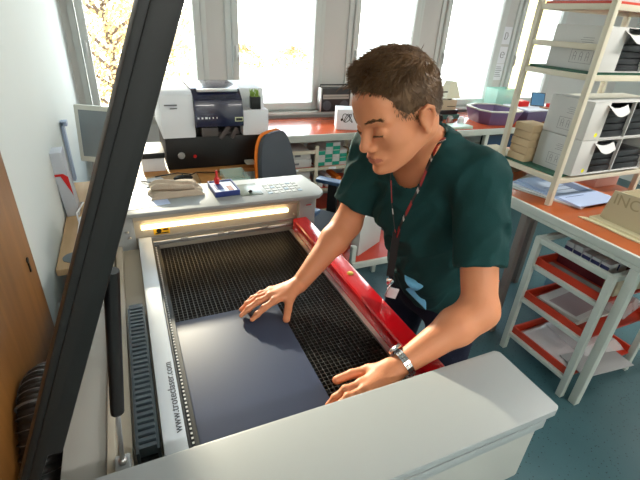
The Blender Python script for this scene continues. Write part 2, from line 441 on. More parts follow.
# ---- trousers, belt, shoes
tr = SDF((.80,.62,.03), (1.36,1.28,1.04), .008)
tr.ell(pel, (.135,.175,.13), k=.03)
Rk, Lk, Ra, La = A_(.915,1.11,.50), A_(.945,.84,.50), A_(.99,1.13,.09), A_(1.03,.80,.09)
for a, b, c in ((Rhip, Rk, Ra), (Lhip, Lk, La)):
    tr.cap(a+A_(0,0,-.04), b, .092, .068, k=.04); tr.cap(b, c, .066, .056, k=.03)
tr.halfspace((1,.9,1.0), (0,0,1), (.8,.6,.98), (1.36,1.28,1.04))
tr.halfspace((1,.9,.07), (0,0,-1), (.8,.6,.02), (1.36,1.28,.09))
V, F_ = tr.mesh(2); np_obj('trousers', V, F_, M_jean, man)
for a in (Ra, La):
    sd = SDF(a+A_(-.25,-.09,-.1), a+A_(.12,.09,.06), .006)
    sd.cap(a+A_(.02,0,-.03), a+A_(-.05,0,-.045), .043, .040, k=.02); sd.cap(a+A_(-.05,0,-.045), a+A_(-.16,0,-.055), .040, .033, k=.03)
    sd.halfspace(a+A_(0,0,-.078), (0,0,-1), a-.3, a+A_(.2,.1,-.07))
    V, F_ = sd.mesh(2); so = np_obj('shoe', V, F_, M_shoe, man)
    mb = MB(); mb.prism([(a[0]+.02+.045*math.cos(t), a[1]+.042*math.sin(t)) if math.cos(t) > 0 else (a[0]-.155+.045*math.cos(t), a[1]+.042*math.sin(t)) for t in np.linspace(0, 2*PI, 24, endpoint=False)], .001, .014)
    part(mb, 'sole', M_sole, so)

# ---- hair: cap + strands
random.seed(3)
hs = SDF(hc-.16, hc+.17, .0035)
hs.ell(H(-.014,0,.046), (.096*h,.0805*h,.087*h), Rh, k=.0)
hs.ell(H(-.042,0,.012), (.058*h,.070*h,.075*h), Rh, k=.03)
hs.ell(H(.010,0,.100), (.055*h,.055*h,.024*h), Rh, k=.03)
def hcut(px, n, lo=-.16, hi=.17):
    hs.halfspace(H(*px), Rh@np.array(n, float), hc+lo, hc+hi, k=.006)
hs.ell(H(.112,0,-.004), (.084*h,.085*h,.090*h), Rh, k=.012, sub=True)     # face opening
hs.ell(H(.020,.085,-.062), (.050*h,.05*h,.060*h), Rh, k=.01, sub=True); hs.ell(H(.020,-.085,-.062), (.050*h,.05*h,.060*h), Rh, k=.01, sub=True)
for q in (-1, 1): hs.ell(H(-.012,q*.090,-.010), (.022*h,.022*h,.030*h), Rh, k=.006, sub=True)
hcut((-.05,0,-.055), (.2,0,-1))
V, F_ = hs.mesh(2)
for i in range(len(V)):
    q_ = (V[i]-hc)@Rh/HS
    n_ = noise.noise(Vector((q_[0]*25, q_[1]*110, q_[2]*40)))
    V[i] += Rh@(nrm(q_-A_(-.01,0,.02)))*.0030*n_
hair = np_obj('hair', V, F_, M_hair, man); hair['label'] = 'short brown hair, longer and tousled on top'
capV = V; qV = (V-hc)@Rh/HS
# strands as thin three sided ribbons in their own mesh
mb = MB()
ok = np.arange(len(qV))[(qV[:,2] > -.03) & ~((qV[:,0] > .050) & (qV[:,2] < .066))]
for n_ in range(9500):
    i = int(random.choice(ok)); p = V[i]; q_ = qV[i]
    nl = nrm(A_((q_[0]+.02)/.0098, q_[1]/.0066, (q_[2]-.046)/.0076))
    top = min(1, max(0, (q_[2]-.06)/.05)); front = min(1, max(0, (q_[0]-.03)/.05))
    L = .012+.016*top-.008*front
    d = A_(.9, .35*np.sign(q_[1]+.01*random.gauss(0,1)), .10+.25*front)*top+A_(-.30 if q_[0] < .02 else .25, 0, -1.)*(1-top)
    d = nrm(d+A_(*[random.gauss(0,.20) for _ in range(3)])); lift = .30-.18*top+.20*front*top+random.random()*.10
    P = [p-(Rh@nl)*.002]; dirn = nrm(Rh@(d*(1-lift)+nl*lift))
    for k in range(4):
        P.append(P[-1]+dirn*L/4); dirn = nrm(dirn+Rh@d*.14-Rh@nl*.12)
    w = .00072; mb.tube(P, [w, w*1.1, w, w*.7, w*.15], seg=3, cap=False)
# tuft that stands off the forehead
for n_ in range(110):
    b = H(.060+random.gauss(0,.008), random.uniform(-.045,.03), .094+random.gauss(0,.004)); d = nrm(Rh@A_(1, random.gauss(-.1,.35), -.10+random.gauss(0,.25)))
    P = [b]; L = random.uniform(.015,.034)
    for k in range(4): P.append(P[-1]+d*L/4); d = nrm(d+A_(0,0,-.05)+A_(*[random.gauss(0,.05) for _ in range(3)]))
    mb.tube(P, [.0009,.0009,.0008,.0006,.0002], seg=3, cap=False)
part(mb, 'hair_strands', M_hair, hair)
mb = MB()
from mathutils.bvhtree import BVHTree as _BT
bvh_body = _BT.FromPolygons([tuple(v.co) for v in body.data.vertices], [tuple(p.vertices) for p in body.data.polygons])
def onface(y, z):
    o_ = Vector(H(.2, y, z)); h_ = bvh_body.ray_cast(o_, Vector(-hf)); return np.array(h_[0]) if h_[0] else H(.09, y, z)
for q in (-1, 1):
    mb = MB()
    for n_ in range(110):
        t = random.random(); b = onface(q*(.013+.037*t), .0205+.005*math.sin(t*2.6)+random.gauss(0,.0016))+Rh@A_(.0004,0,0)
        d = Rh@nrm(A_(-.3, q*1., .25+random.gauss(0,.2))); mb.tube([b, b+d*.004, b+d*.0075-Rh@A_(.0006,0,0)], [.00045,.00045,.0001], seg=3, cap=False)
    part(mb, 'eyebrow', M_hair, man)
for q in (-1, 1):
    mb = MB()
    for n_ in range(30):
        t = n_/29; b = H(.0875-.007*t, q*(.020+.026*t), -.0105+.002*t); d = Rh@nrm(A_(.8, q*.3, -.5)); mb.tube([b, b+d*.003, b+d*.006], [.0005,.0004,.0001], seg=3, cap=False)
    part(mb, 'eyelash', M_hair, man)

from mathutils.bvhtree import BVHTree
# ---- wrist watch on the left wrist
wc = Lwr+(Lel-Lwr)*.09; wd = nrm(Lel-Lwr); wa = nrm(np.cross(wd, A_(0,0,1))); wb = np.cross(wa, wd)
watch = thing('wristwatch', None, None, tuple(wc)); watch.parent = man; watch.location = Vector(wc)-man.location
mb = MB(); N = 22
for k in range(N):
    a0 = 2*PI*k/N; c = wc+(wa*math.cos(a0)+wb*math.sin(a0))*.0325; t = -wa*math.sin(a0)+wb*math.cos(a0); r_ = wa*math.cos(a0)+wb*math.sin(a0)
    for off, w in ((-.0058,.0045),(0,.0052),(.0058,.0045)):
        M = Matrix((Vector(t), Vector(wd), Vector(r_))).transposed().to_4x4(); M.translation = Vector(c+wd*off)
        mb.box(-.0041,.0041,-w/2,w/2,-.0016,.0016, M=M)
part(mb, 'bracelet', M_steel, watch)
r_ = nrm(wb*.55+wa*.85*np.sign(wa[1])); M = frame(wc+r_*.034, wd, np.cross(r_, wd))
mb = MB(); mb.lathe([(.0175,0),(.019,.002),(.019,.007),(.0165,.009)], seg=28, M=M); part(mb, 'watch_case', M_steel, watch)
mb = MB(); mb.lathe([(.0155,.009),(.0155,.0096)], seg=28, M=M); part(mb, 'watch_face', M_white, watch)

# ---- lanyard
def ribbon(pts, w, mats, name, parent, segs=6, thick=.0015, wdir=None, pattern=True):
    pts = [Vector(p) for p in pts]; out = []
    for i in range(len(pts)-1):
        p0, p1, p2, p3 = pts[max(i-1,0)], pts[i], pts[i+1], pts[min(i+2,len(pts)-1)]
        for k in range(segs):
            t = k/segs; out.append(.5*((2*p1)+(p2-p0)*t+(2*p0-5*p1+4*p2-p3)*t*t+(3*p1-p0-3*p2+p3)*t*t*t))
    out.append(pts[-1]); mb = MB()
    for i in range(len(out)-1):
        d = (out[i+1]-out[i]).normalized(); wd_ = Vector(wdir) if wdir is not None else Vector(sL)
        a = (wd_-d*wd_.dot(d)).normalized(); n = a.cross(d)
        vs = [c+a*sx*w/2+n*sy*thick/2 for c in (out[i], out[i+1]+d*.0005) for sx, sy in ((-1,-1),(1,-1),(1,1),(-1,1))]
        mi = 1 if (pattern and (i % 9) in (2,3,4,5)) else (2 if pattern and (i % 9) == 7 else 0)
        mb.add(vs, [(0,1,2,3),(7,6,5,4),(0,4,5,1),(1,5,6,2),(2,6,7,3),(3,7,4,0)], mi)
    return part(mb, name, mats, parent)
near = [(.745,.875,1.485),(.705,.812,1.500),(.672,.790,1.492),(.668,.803,1.447),(.663,.815,1.386),(.658,.835,1.321),(.655,.855,1.262),(.653,.866,1.213)]
lan = ribbon(near, .017, [M_strap, M_strapred, M_white], 'lanyard', man, wdir=(.35,.9,-.3)); lan['label'] = 'black and red neck strap'
ribbon([(.745,.90,1.485),(.705,.985,1.478),(.668,.968,1.432),(.652,.938,1.385),(.648,.905,1.30),(.651,.872,1.222)], .012, [M_strap, M_strapred, M_white], 'lanyard_far_side', lan, wdir=(.45,.85,-.3))
ribbon([(.653,.868,1.225),(.654,.869,1.15),(.655,.870,1.075)], .022, [M_strap, M_strapred, M_white], 'lanyard_tail', lan, wdir=(.9,-.43,0), pattern=False)
mb = MB(); mb.lathe([(.006,-.006),(.0105,-.004),(.0105,.004),(.006,.006)], seg=16, M=frame((.652,.862,1.062), (.9,-.43,0), (0,0,1))); mb.box(-.006,.006,-.004,.004,-.03,-.008, M=Matrix.Translation((.655,.868,1.075)))
part(mb, 'metal_clip', M_steel, lan)
mb = MB()
for a, L in ((.35,.042),(-.2,.048),(.9,.038)):
    M = frame((.655,.865,1.045), (math.sin(a)*.9, -math.sin(a)*.43, -math.cos(a)), (.3,.8,0)); mb.box(.006,L,-.003,.003,-.001,.001, M=M); mb.lathe([(.004,-.001),(.0095,-.001),(.0095,.001),(.004,.001)], c=(0,0,0), seg=14, M=M)
part(mb, 'keys', M_steel, lan)
mb = MB(); M = frame((.662,.852,1.03), (.85,-.5,-.15), (.1,.2,-1)); mb.box(-.014,.016,-.012,.03,-.003,.003, M=M); part(mb, 'plastic_tag', mat('tag_white', (.9,.9,.92), .35), lan, bev=.002)
# pale blue cloth tucked at the waist
mb = MB()
def cl(u, v): return (.742+.055*u+.012*math.sin(v*9), .905-.03*u+.018*math.sin(v*7+u*3)-.02*v, 1.075-.085*v-.06*u*v)
mb.sheet(cl, 10, 10, .004); part(mb, 'waist_cloth', M_cloth_blue, man, label='pale blue cloth at the waist')
# ---------------------------------------------------------------- materials of the room
M_mach = mat('machine_light_grey', (.60,.62,.625), .42, spec=.4)
M_mach2 = mat('machine_panel_grey', (.66,.66,.64), .5)
M_cream = mat('machine_inner_cream', (.72,.69,.63), .45)
M_red = mat('machine_red', (.80,.05,.10), .22, coat=.6)
M_redm = mat('machine_red_matt', (.70,.03,.05), .4)
M_blk = mat('lid_black', (.018,.022,.022), .5, spec=.5)
M_blk2 = mat('black_plastic', (.05,.05,.055), .45)
M_grid = mat('cutting_grid_metal', (.31,.30,.29), .36, metal=.75)
M_pit = mat('bed_pit_black', (.02,.02,.02), .7)
M_alu = mat('aluminium', (.80,.80,.80), .32, metal=.9)
M_plate = mat('blue_grey_sheet', (.23,.27,.37), .50, spec=.35)
M_letter = mat('lettering_grey', (.17,.21,.28), .5)
M_chain = mat('chain_plastic', (.26,.31,.34), .4)
M_chaind = mat('chain_plastic_dark', (.07,.09,.11), .5)
M_led = mat('led_strip', (1,.95,.85), .4, emit=(1,.86,.62), estr=4.5)
M_yell = mat('warning_yellow', (.90,.70,.12), .5)
M_screen = mat('display_grey', (.42,.46,.42), .25)
M_wall = mat('wall_paint', (.86,.885,.88), .7, var=.02, scale=1.5, bump=.05, bscale=40)
M_wall2 = mat('pier_paint', (.80,.80,.79), .7)
M_fram = mat('window_frame_white', (.80,.82,.81), .4)
M_ceil = mat('ceiling_paint', (.88,.88,.86), .8)
M_glass = bpy.data.materials.new('window_glass'); M_glass.use_nodes = True; nt = M_glass.node_tree
nt.nodes.remove(nt.nodes['Principled BSDF']); tr0 = nt.nodes.new('ShaderNodeBsdfTransparent'); tr0.inputs['Color'].default_value = (.95,.97,.96,1); gl0 = nt.nodes.new('ShaderNodeBsdfGlossy'); gl0.inputs['Roughness'].default_value = .02
fr0 = nt.nodes.new('ShaderNodeFresnel'); fr0.inputs['IOR'].default_value = 1.2; mx0 = nt.nodes.new('ShaderNodeMixShader')
nt.links.new(fr0.outputs[0], mx0.inputs[0]); nt.links.new(tr0.outputs[0], mx0.inputs[1]); nt.links.new(gl0.outputs[0], mx0.inputs[2]); nt.links.new(mx0.outputs[0], nt.nodes['Material Output'].inputs['Surface'])
# speckled vinyl floor
M_floor = mat('vinyl_floor', (.20,.32,.35), .38, bump=.02, bscale=200)
nt = M_floor.node_tree; b = nt.nodes['Principled BSDF']; tc = nt.nodes.new('ShaderNodeTexCoord')
vo = nt.nodes.new('ShaderNodeTexVoronoi'); vo.inputs['Scale'].default_value = 55; nt.links.new(tc.outputs['Object'], vo.inputs['Vector'])
rp = nt.nodes.new('ShaderNodeValToRGB'); rp.color_ramp.elements[0].position = .13; rp.color_ramp.elements[0].color = (*lin((.10,.17,.20)),1); rp.color_ramp.elements[1].position = .20; rp.color_ramp.elements[1].color = (*lin((.25,.385,.41)),1)
nz = nt.nodes.new('ShaderNodeTexNoise'); nz.inputs['Scale'].default_value = 3; nt.links.new(tc.outputs['Object'], nz.inputs['Vector'])
mx = nt.nodes.new('ShaderNodeMixRGB'); mx.blend_type = 'MULTIPLY'; mx.inputs['Fac'].default_value = .25
nt.links.new(vo.outputs['Distance'], rp.inputs['Fac']); nt.links.new(rp.outputs['Color'], mx.inputs['Color1']); nt.links.new(nz.outputs['Fac'], mx.inputs['Color2']); nt.links.new(mx.outputs['Color'], b.inputs['Base Color'])
M_orange = mat('orange_benchtop', (.76,.34,.19), .26, var=.08, scale=2.5, stretch=(1,6,1), coat=.2)
M_orangeb = mat('brown_orange_benchtop', (.66,.34,.18), .3, var=.10, scale=2.5, stretch=(1,6,1), coat=.15)
M_orange2 = mat('red_orange_shelf', (.74,.22,.13), .35)
M_bench = mat('bench_frame_grey', (.74,.76,.73), .45)
M_rackp = mat('rack_paint_cream', (.80,.77,.69), .5)
M_green = mat('green_shelf_liner', (.13,.33,.26), .6)
M_card = mat('kraft_cardboard', (.76,.66,.52), .8, var=.05, scale=5)
M_wbox = mat('white_carton', (.77,.77,.76), .65)
M_paper = mat('white_paper', (.90,.91,.93), .7)
M_bpaper = mat('bluish_paper', (.72,.79,.92), .5)
M_ink = mat('print_ink_grey', (.45,.45,.47), .7)
M_dark = mat('dark_file_grey', (.10,.10,.115), .35)
M_wood = mat('brown_wood_panel', (.50,.32,.14), .4, col2=(.60,.40,.19), scale=3, stretch=(9,9,.8))
M_maple = mat('pale_wood_desktop', (.83,.70,.54), .45, col2=(.77,.63,.46), scale=4, stretch=(9,1,1))
M_woodc = mat('desktop_wood_orange', (.72,.50,.27), .45, var=.1, scale=4, stretch=(1,6,1))
M_beige = mat('beige_plastic', (.80,.80,.76), .5)
M_glassdark = mat('screen_dark', (.22,.24,.26), .2)
M_navy = mat('navy_cover', (.09,.10,.22), .22, coat=.3)
M_fab = mat('chair_fabric_grey', (.30,.32,.35), .85, bump=.3, bscale=200)
M_or = mat('chair_orange_trim', (.95,.50,.12), .5)
M_armp = mat('armrest_blue_grey', (.22,.32,.45), .35)
M_teal = mat('teal_print', (.06,.58,.48), .5)
M_olive = mat('olive_label', (.55,.60,.28), .6)
M_purple = mat('purple_plastic', (.40,.33,.48), .4)
M_clear = mat('clear_plastic', (.80,.92,.90), .15, alpha=.35)
M_film = mat('clear_film_wrap', (.82,.80,.80), .2, alpha=.45, bump=.5, bscale=18)
M_redpl = mat('red_plastic', (.80,.10,.10), .4)
M_rag = mat('beige_rag', (.73,.67,.60), .9, bump=.3, bscale=150, var=.08, scale=12)
M_yel2 = mat('yellow_sticker', (.93,.92,.10), .5)
M_greenp = mat('green_plant', (.55,.68,.25), .6, var=.2, scale=40)
M_bluec = mat('blue_card', (.16,.24,.52), .5)

# ---------------------------------------------------------------- room shell
WY = 3.9
mb = MB(); mb.box(-.33, 6.2, -2.6, WY+.3, -.1, 0); struct(mb, 'floor', M_floor)
mb = MB(); mb.box(-.33, 6.2, -2.6, WY+.3, 2.85, 2.95); struct(mb, 'ceiling', M_ceil)
mb = MB(); mb.box(-.45, -.33, -2.6, WY+.3, 0, 2.85); struct(mb, 'wall_left', M_wall)
mb = MB(); mb.box(6.2, 6.3, -2.6, WY+.3, 0, 2.85); struct(mb, 'wall_right', M_wall)
mb = MB(); mb.box(-.33, 6.2, -2.7, -2.6, 0, 2.85); struct(mb, 'wall_back', M_wall)
win = [(-.285,.70),(.855,1.765),(2.01,2.83),(3.05,3.94),(4.075,4.86)]       # window openings (outer edge of their frames)
mb = MB(); mb.box(-.33, 6.2, WY, WY+.3, 0, .92); mb.box(-.33, 6.2, WY, WY+.3, 2.55, 2.85)
xs = [-.33]+[v for w_ in win for v in w_]+[6.2]
for i in range(0, len(xs), 2): mb.box(xs[i], xs[i+1], WY+.01, WY+.3, .92, 2.55)
struct(mb, 'wall_far', M_wall2)
mb = MB(); mb.box(-.33, 6.2, WY-.10, WY, .915, .945); struct(mb, 'trim_1', M_fram, bev=.004)
mb = MB(); mb.box(-.33, -.318, 1.3, WY, 0, .08); struct(mb, 'baseboard_left', M_beige)
for i, (a, b_) in enumerate(win):
    w = bpy.data.objects.new('window_%d' % (i+1), None); COL.objects.link(w); w.location = (a, WY, .92); w['kind'] = 'structure'
    z0, z1 = .945, 2.55
    mb = MB()                                            # fixed outer frame
    mb.box(a, a+.045, WY-.01, WY+.10, z0, z1); mb.box(b_-.045, b_, WY-.01, WY+.10, z0, z1); mb.box(a+.045, b_-.045, WY-.01, WY+.10, z0, z0+.03); mb.box(a+.045, b_-.045, WY-.01, WY+.10, z1-.05, z1)
    part(mb, 'outer_frame', M_fram, w, .003)
    mb = MB(); c, d = a+.05, b_-.05                       # sash
    mb.box(c, c+.055, WY-.035, WY+.03, z0+.012, z1-.05); mb.box(d-.055, d, WY-.035, WY+.03, z0+.012, z1-.05)
    mb.box(c+.055, d-.055, WY-.035, WY+.03, z0+.012, z0+.075); mb.box(c+.055, d-.055, WY-.035, WY+.03, z1-.12, z1-.05)
    sa = part(mb, 'sash', M_fram, w, .005)
    mb = MB(); mb.box(c+.05, d-.05, WY-.002, WY+.002, z0+.07, z1-.11); part(mb, 'pane', M_glass, sa)
    mb = MB(); mb.box(c+.02, c+.04, WY-.05, WY-.035, 1.45, 1.50); mb.box(c+.022, c+.038, WY-.065, WY-.05, 1.38, 1.49); part(mb, 'window_handle', M_alu, sa, .002)

# cupboard door of brown wood on the left
mb = MB(); mb.box(-.325, -.300, .25, 1.245, .02, 1.95)
dr = struct(mb, 'door_1', M_wood, bev=.003)
mb = MB(); mb.lathe([(.008,0),(.008,.003)], seg=14, M=frame((-.300,1.178,1.135), (0,1,0), (0,0,1))); mb.box(-.300,-.297,1.174,1.182,1.10,1.135); part(mb, 'keyhole', M_blk2, dr)

# ---------------------------------------------------------------- laser cutter
lc = thing('laser_cutter', 'large light grey laser cutter with raised black lid, red front rail and gridded bed', 'laser cutter', (.28,1.0,0))
mb = MB(); mb.box(-.20, .655, .36, 1.72, .12, .80); mb.box(-.17,.67,.40,1.68,.03,.12, 1); part(mb, 'lower_cabinet', [M_mach2, M_blk2], lc, .006)
mb = MB(); mb.box(-.03, .60, .50, 1.50, .82, .905); part(mb, 'bed_pit', M_pit, lc)
# near housing: cover plate over a box
mb = MB(); mb.box(-.20, .735, .358, .485, .80, 1.03); near_h = part(mb, 'near_housing', M_mach2, lc, .006)
mb = MB(); mb.prism([(-.205,.345),(.738,.338),(.752,.345),(.756,.517),(.745,.526),(-.205,.529)], 1.030, 1.050); part(mb, 'cover_plate', M_mach, near_h, .004)
mb = MB(); mb.box(-.19,.735,.347,.357,.985,1.012); part(mb, 'handle_strip', M_mach, near_h, .003)
# far housing with LED strip
mb = MB(); mb.box(-.13, .675, 1.515, 1.70, .80, 1.085)
mb.box(-.13,-.035,1.49,1.515,.80,1.085)
far_h = part(mb, 'far_housing', M_mach, lc, .006)
mb = MB(); mb.prism([(1.500,.93),(1.515,.93),(1.515,1.085),(1.488,1.085),(1.488,1.068),(1.500,1.060)], -.035, .60, 'x'); part(mb, 'front_panel', M_cream, far_h, .001)
mb = MB(); mb.box(.60,.672,1.478,1.515,.955,1.085); part(mb, 'end_block', M_mach, far_h, .004)
mb = MB(); mb.box(.625,.655,1.4765,1.478,1.052,1.062); mb.box(.629,.651,1.4758,1.4766,1.055,1.059,1); part(mb, 'badge', [M_alu, M_redpl], far_h)
mb = MB(); mb.prism([(-.135,1.478),(.68,1.462),(.715,1.50),(.72,1.56),(.70,1.72),(-.135,1.72)], 1.086, 1.102); top_p = part(mb, 'top_plate', M_mach, far_h, .004)
mb = MB(); mb.box(-.012,.555,1.4875,1.4995,1.030,1.045); part(mb, 'led_strip', M_led, far_h, .002)
mb = MB(); mb.box(-.03,.60,1.492,1.501,.990,.996); mb.box(-.03,.60,1.484,1.501,.962,.970); mb.tube([(.0,1.489,.974),(.25,1.487,.975),(.55,1.489,.974)], .004, 8)
for x in (.12,.26,.30,.44): mb.box(x,x+.025,1.482,1.492,.970,.980)
part(mb, 'guide_rail', M_alu, far_h, .0005)
mb = MB(); mb.box(.028,.085,1.4980,1.4995,1.000,1.024); wn = part(mb, 'warning_label', M_yell, far_h)
mb = MB(); mb.lathe([(.009,0),(.009,.0008)], seg=16, M=frame((.047,1.4975,1.015), (1,0,0), (0,0,1))); mb.box(.062,.080,1.4968,1.4980,1.016,1.022); mb.box(.034,.080,1.4968,1.4980,1.003,1.007); part(mb, 'warning_print', M_blk2, wn)
for x, z in ((-.06,1.03),(-.055,1.005),(.585,1.012)):
    mb = MB(); mb.lathe([(.005,0),(.006,.002),(.004,.006)], seg=12, M=frame((x,1.488 if x < 0 else 1.499,z), (1,0,0), (0,0,1))); part(mb, 'screw', M_alu, far_h)
mb = MB(); mb.box(.372,.462,1.535,1.660,1.102,1.104); part(mb, 'display', M_screen, top_p, .0005)
mb = MB()
for i in range(6):
    for j in range(4):
        x, y = .485+i*.026, 1.53+j*.03; mb.box(x, x+.018, y, y+.018, 1.102, 1.1035, 0 if (i*3+j) % 5 else 1)
part(mb, 'keypad', [mat('keypad_grey', (.70,.72,.72), .5), mat('keypad_blue', (.55,.64,.72), .5)], top_p)
# red front rail
mb = MB(); mb.prism([(.571,.90),(.573,.996),(.577,1.001),(.628,1.003),(.637,.998),(.641,.93),(.641,.80),(.571,.80)], .488, 1.478, 'y', 0)
# prism 'y' maps (u,v)->(u,w,v)
rr = part(mb, 'front_rail', M_red, lc)
mb = MB(); mb.box(.556,.571,.50,1.478,.945,.956); part(mb, 'rail_inner_edge', M_alu, rr)
mb = MB(); mb.lathe([(.010,0),(.011,.001),(.011,.002),(.003,.003)], seg=18, M=Matrix.Translation((.605,1.02,1.0022))); part(mb, 'rail_badge', mat('brass_badge', (.80,.66,.22), .3, metal=.7), rr)
# left side: body strip, rails, gantry beam, energy chain
mb = MB(); mb.box(-.205,-.128,.529,1.49,.80,.992); part(mb, 'side_body', M_mach2, lc, .004)
mb = MB(); mb.box(-.126,-.112,.529,1.49,.84,1.004); mb.box(-.105,-.085,.529,1.49,.84,.975); mb.box(-.112,-.03,.529,1.49,.84,.955); part(mb, 'side_rails', M_cream, lc, .001)
mb = MB(); mb.box(-.028,.0165,.529,1.486,.90,1.0); beam = part(mb, 'gantry_beam', mat('gantry_beam_white', (.82,.86,.90), .35), lc, .003)
text('web_address_lettering', 'www.troteclaser.com', .0235, frame((.0035,.607,1.0008), (0,1,0), (-1,0,0)), M_letter, beam, font_scale_x=1.0)
mb = MB(); mb.box(.0167,.040,.529,1.486,.90,.962); mb.box(.0167,.0215,.529,1.486,.962,.985); 
pr_ = part(mb, 'toothed_rail', [mat('anodised_dark', (.17,.18,.19), .4, metal=.4)], lc)
mb = MB()
for i in range(78): mb.box(.0255,.0300,.54+i*.012,.5445+i*.012,.962,.9635)
part(mb, 'rail_teeth', mat('teeth_white', (.85,.85,.85), .5), pr_)
mb = MB()
for i in range(30):
    y = .60+i*.0160; mb.box(-.072,-.040,y,y+.0085,.958,.996)
for x in (-.078,-.040): mb.box(x,x+.006,.595,1.075,.955,.990)
mb.box(-.072,-.040,.595,1.075,.955,.970,1)
for i in range(7):
    t = i/6*PI/2; mb.box(-.074,-.038,1.072+.012*math.sin(t),1.084+.012*math.sin(t),.958,.975+.018*math.cos(t))
part(mb, 'energy_chain', [M_chain, M_chaind], lc)
# cutting grid
mb = MB(); x0, x1, y0, y1 = .042,.556,.53,1.478
nx, ny = 41, 76
for i in range(nx+1): x = x0+(x1-x0)*i/nx; mb.box(x-.0009,x+.0009,y0,y1,.936,.950)
for j in range(ny+1): y = y0+(y1-y0)*j/ny; mb.box(x0,x1,y-.0009,y+.0009,.938,.9495)
part(mb, 'cutting_grid', M_grid, lc, smooth=False)
# lid
def L(s, n=0.): d = Vector((.366,0,.931)); q = Vector((.931,0,-.366)); return Vector((-.265,0,.985))+d*s+q*n
mb = MB()
P = [L(0,-.012), L(.08,-.015), L(.90,-.018), L(.90,.022), L(.16,.030), L(.155,.052), L(0,.052)]
P = [L(-.10,0),L(.95,0),L(.95,.031),L(.188,.036),L(.184,.018),L(.10,.016),L(-.10,.014)]
mb.prism([(p.x, p.z) for p in P], .515, .535, 'y'); lid = part(mb, 'lid', M_blk, lc, .004)
lid['label'] = 'black side arm of the raised lid'
mb = MB(); mb.bar(L(0,-.022)+Vector((0,.515,0)), L(.95,-.016)+Vector((0,.60,0)), .004, .004); 
mb = MB(); P = [L(-.06,-.010),L(.95,-.010),L(.95,.003),L(-.06,.003)]; mb.prism([(p.x, p.z) for p in P], .518, .612, 'y'); part(mb, 'lid_flange', M_blk, lid, .003)
mb = MB(); p0, p1 = Vector((-.052,.566,1.42)), Vector((-.087,.570,1.145)); mb.tube([p0, p1], .011, 16); mb.lathe([(.004,0),(.011,0),(.008,.006)], seg=12, M=frame(p1, (1,0,0), (0,1,0)).inverted() if False else Matrix.Translation(p1-Vector((0,0,.003)))); st = part(mb, 'gas_strut', M_blk2, lc, 0)
mb = MB(); mb.tube([p1, (-.098,.572,1.02)], .0042, 10); mb.ell((-.098,.572,1.015), (.008,.008,.008)); part(mb, 'strut_rod', M_alu, st)
mb = MB(); mb.box(-.112,-.086,.555,.590,.990,1.010); part(mb, 'strut_bracket', M_mach, st, .003)
for x in (-.12,.62):
    for y in (.45,1.62):
        mb = MB(); mb.lathe([(.012,.03),(.016,.022),(.022,.008),(.022,.001)], c=(x,y,0), seg=16); part(mb, 'levelling_foot', M_blk2, lc)

# plate on the bed
mb = MB(); mb.box(.024,.344,.56,1.018,.9503,.9533); solo(mb, 'engraving_sheet', M_plate, 'dark blue-grey sheet lying on the cutting grid under the right hand', 'sheet', bev=.0006)

# hose
mb = MB(); pts = []; rs = []
for i in range(150):
    t = i/149; y = 1.08-.42*t; z = .60+.40*math.sin(t*PI*.80); pts.append((-.258, y, z)); rs.append(.037+(.003 if i % 3 == 0 else 0))
mb.tube(pts, rs, 20); hz = solo(mb, 'ventilation_hose', mat('hose_black', (.09,.09,.09), .4), 'black ribbed ventilation hose bent behind the raised lid beside the wooden door', 'hose')
mb = MB()
for i in range(3, 150, 6):
    a = Vector(pts[i]); d = (Vector(pts[min(i+1,149)])-Vector(pts[i-1])).normalized(); u = Vector((1,0,0)); v = d.cross(u)
    ring = [a+(u*math.cos(k*PI/12)+v*math.sin(k*PI/12))*.0415 for k in range(25)]; mb.tube(ring, .0008 if i not in (63, 105) else .0028, 6, cap=False)
part(mb, 'wire_spiral', mat('wire_grey', (.45,.45,.46), .4, metal=.5), hz)
# ---------------------------------------------------------------- left desk and what stands on it
RZ = lambda a, c=(0,0,0): Matrix.Translation(c) @ Matrix.Rotation(a, 4, 'Z')
dk = thing('side_desk', 'pale wood desk running along the left wall behind the laser cutter', 'desk', (-.1,2.3,0))
mb = MB(); mb.prism([(-.325,1.575),(-.225,1.575),(-.215,1.59),(-.215,1.765),(.60,1.765),(.60,2.53),(-.325,2.53)], .842, .87); part(mb, 'desktop', M_maple, dk, .004)
mb = MB(); mb.lathe([(.040,0),(.040,.003),(.036,.004)], c=(-.268,1.655,.870), seg=24); part(mb, 'cable_grommet', mat('grommet_grey', (.42,.45,.47), .5), dk)
for x, y in ((-.30,1.80),(.55,1.80),(-.30,2.48),(.55,2.48)):
    mb = MB(); mb.box(x-.02,x+.02,y-.02,y+.02,.0,.842); part(mb, 'leg', M_blk2, dk, .002)
mb = MB(); mb.box(-.30,-.24,1.60,1.62,.70,.842); part(mb, 'bracket', M_blk2, dk, .002)

mo = thing('monitor', 'beige computer monitor with grey screen at the left wall below the first window', 'monitor', (-.13,2.5,.87))
Mm = Matrix.Translation((-.135,2.50,.975)) @ Matrix.Rotation(-.50, 4, 'Z') @ Matrix.Rotation(-.12, 4, 'X')
mb = MB(); mb.box(-.155,.155,0,.03,0,.30, M=Mm); mb.prism([(-.13,.03),(.13,.03),(.09,.13),(-.09,.13)], .03, .26, 'z', M=Mm); hsn = part(mb, 'housing', M_beige, mo, .006)
mb = MB(); mb.box(-.130,.130,-.003,.001,.03,.275, M=Mm); part(mb, 'screen', mat('crt_screen', (.48,.51,.53), .25), mo, .001)
mb = MB(); mb.lathe([(.09,0),(.09,.01),(.03,.02),(.03,.09)], c=(-.115,2.54,.871), seg=24); part(mb, 'stand', M_beige, mo)

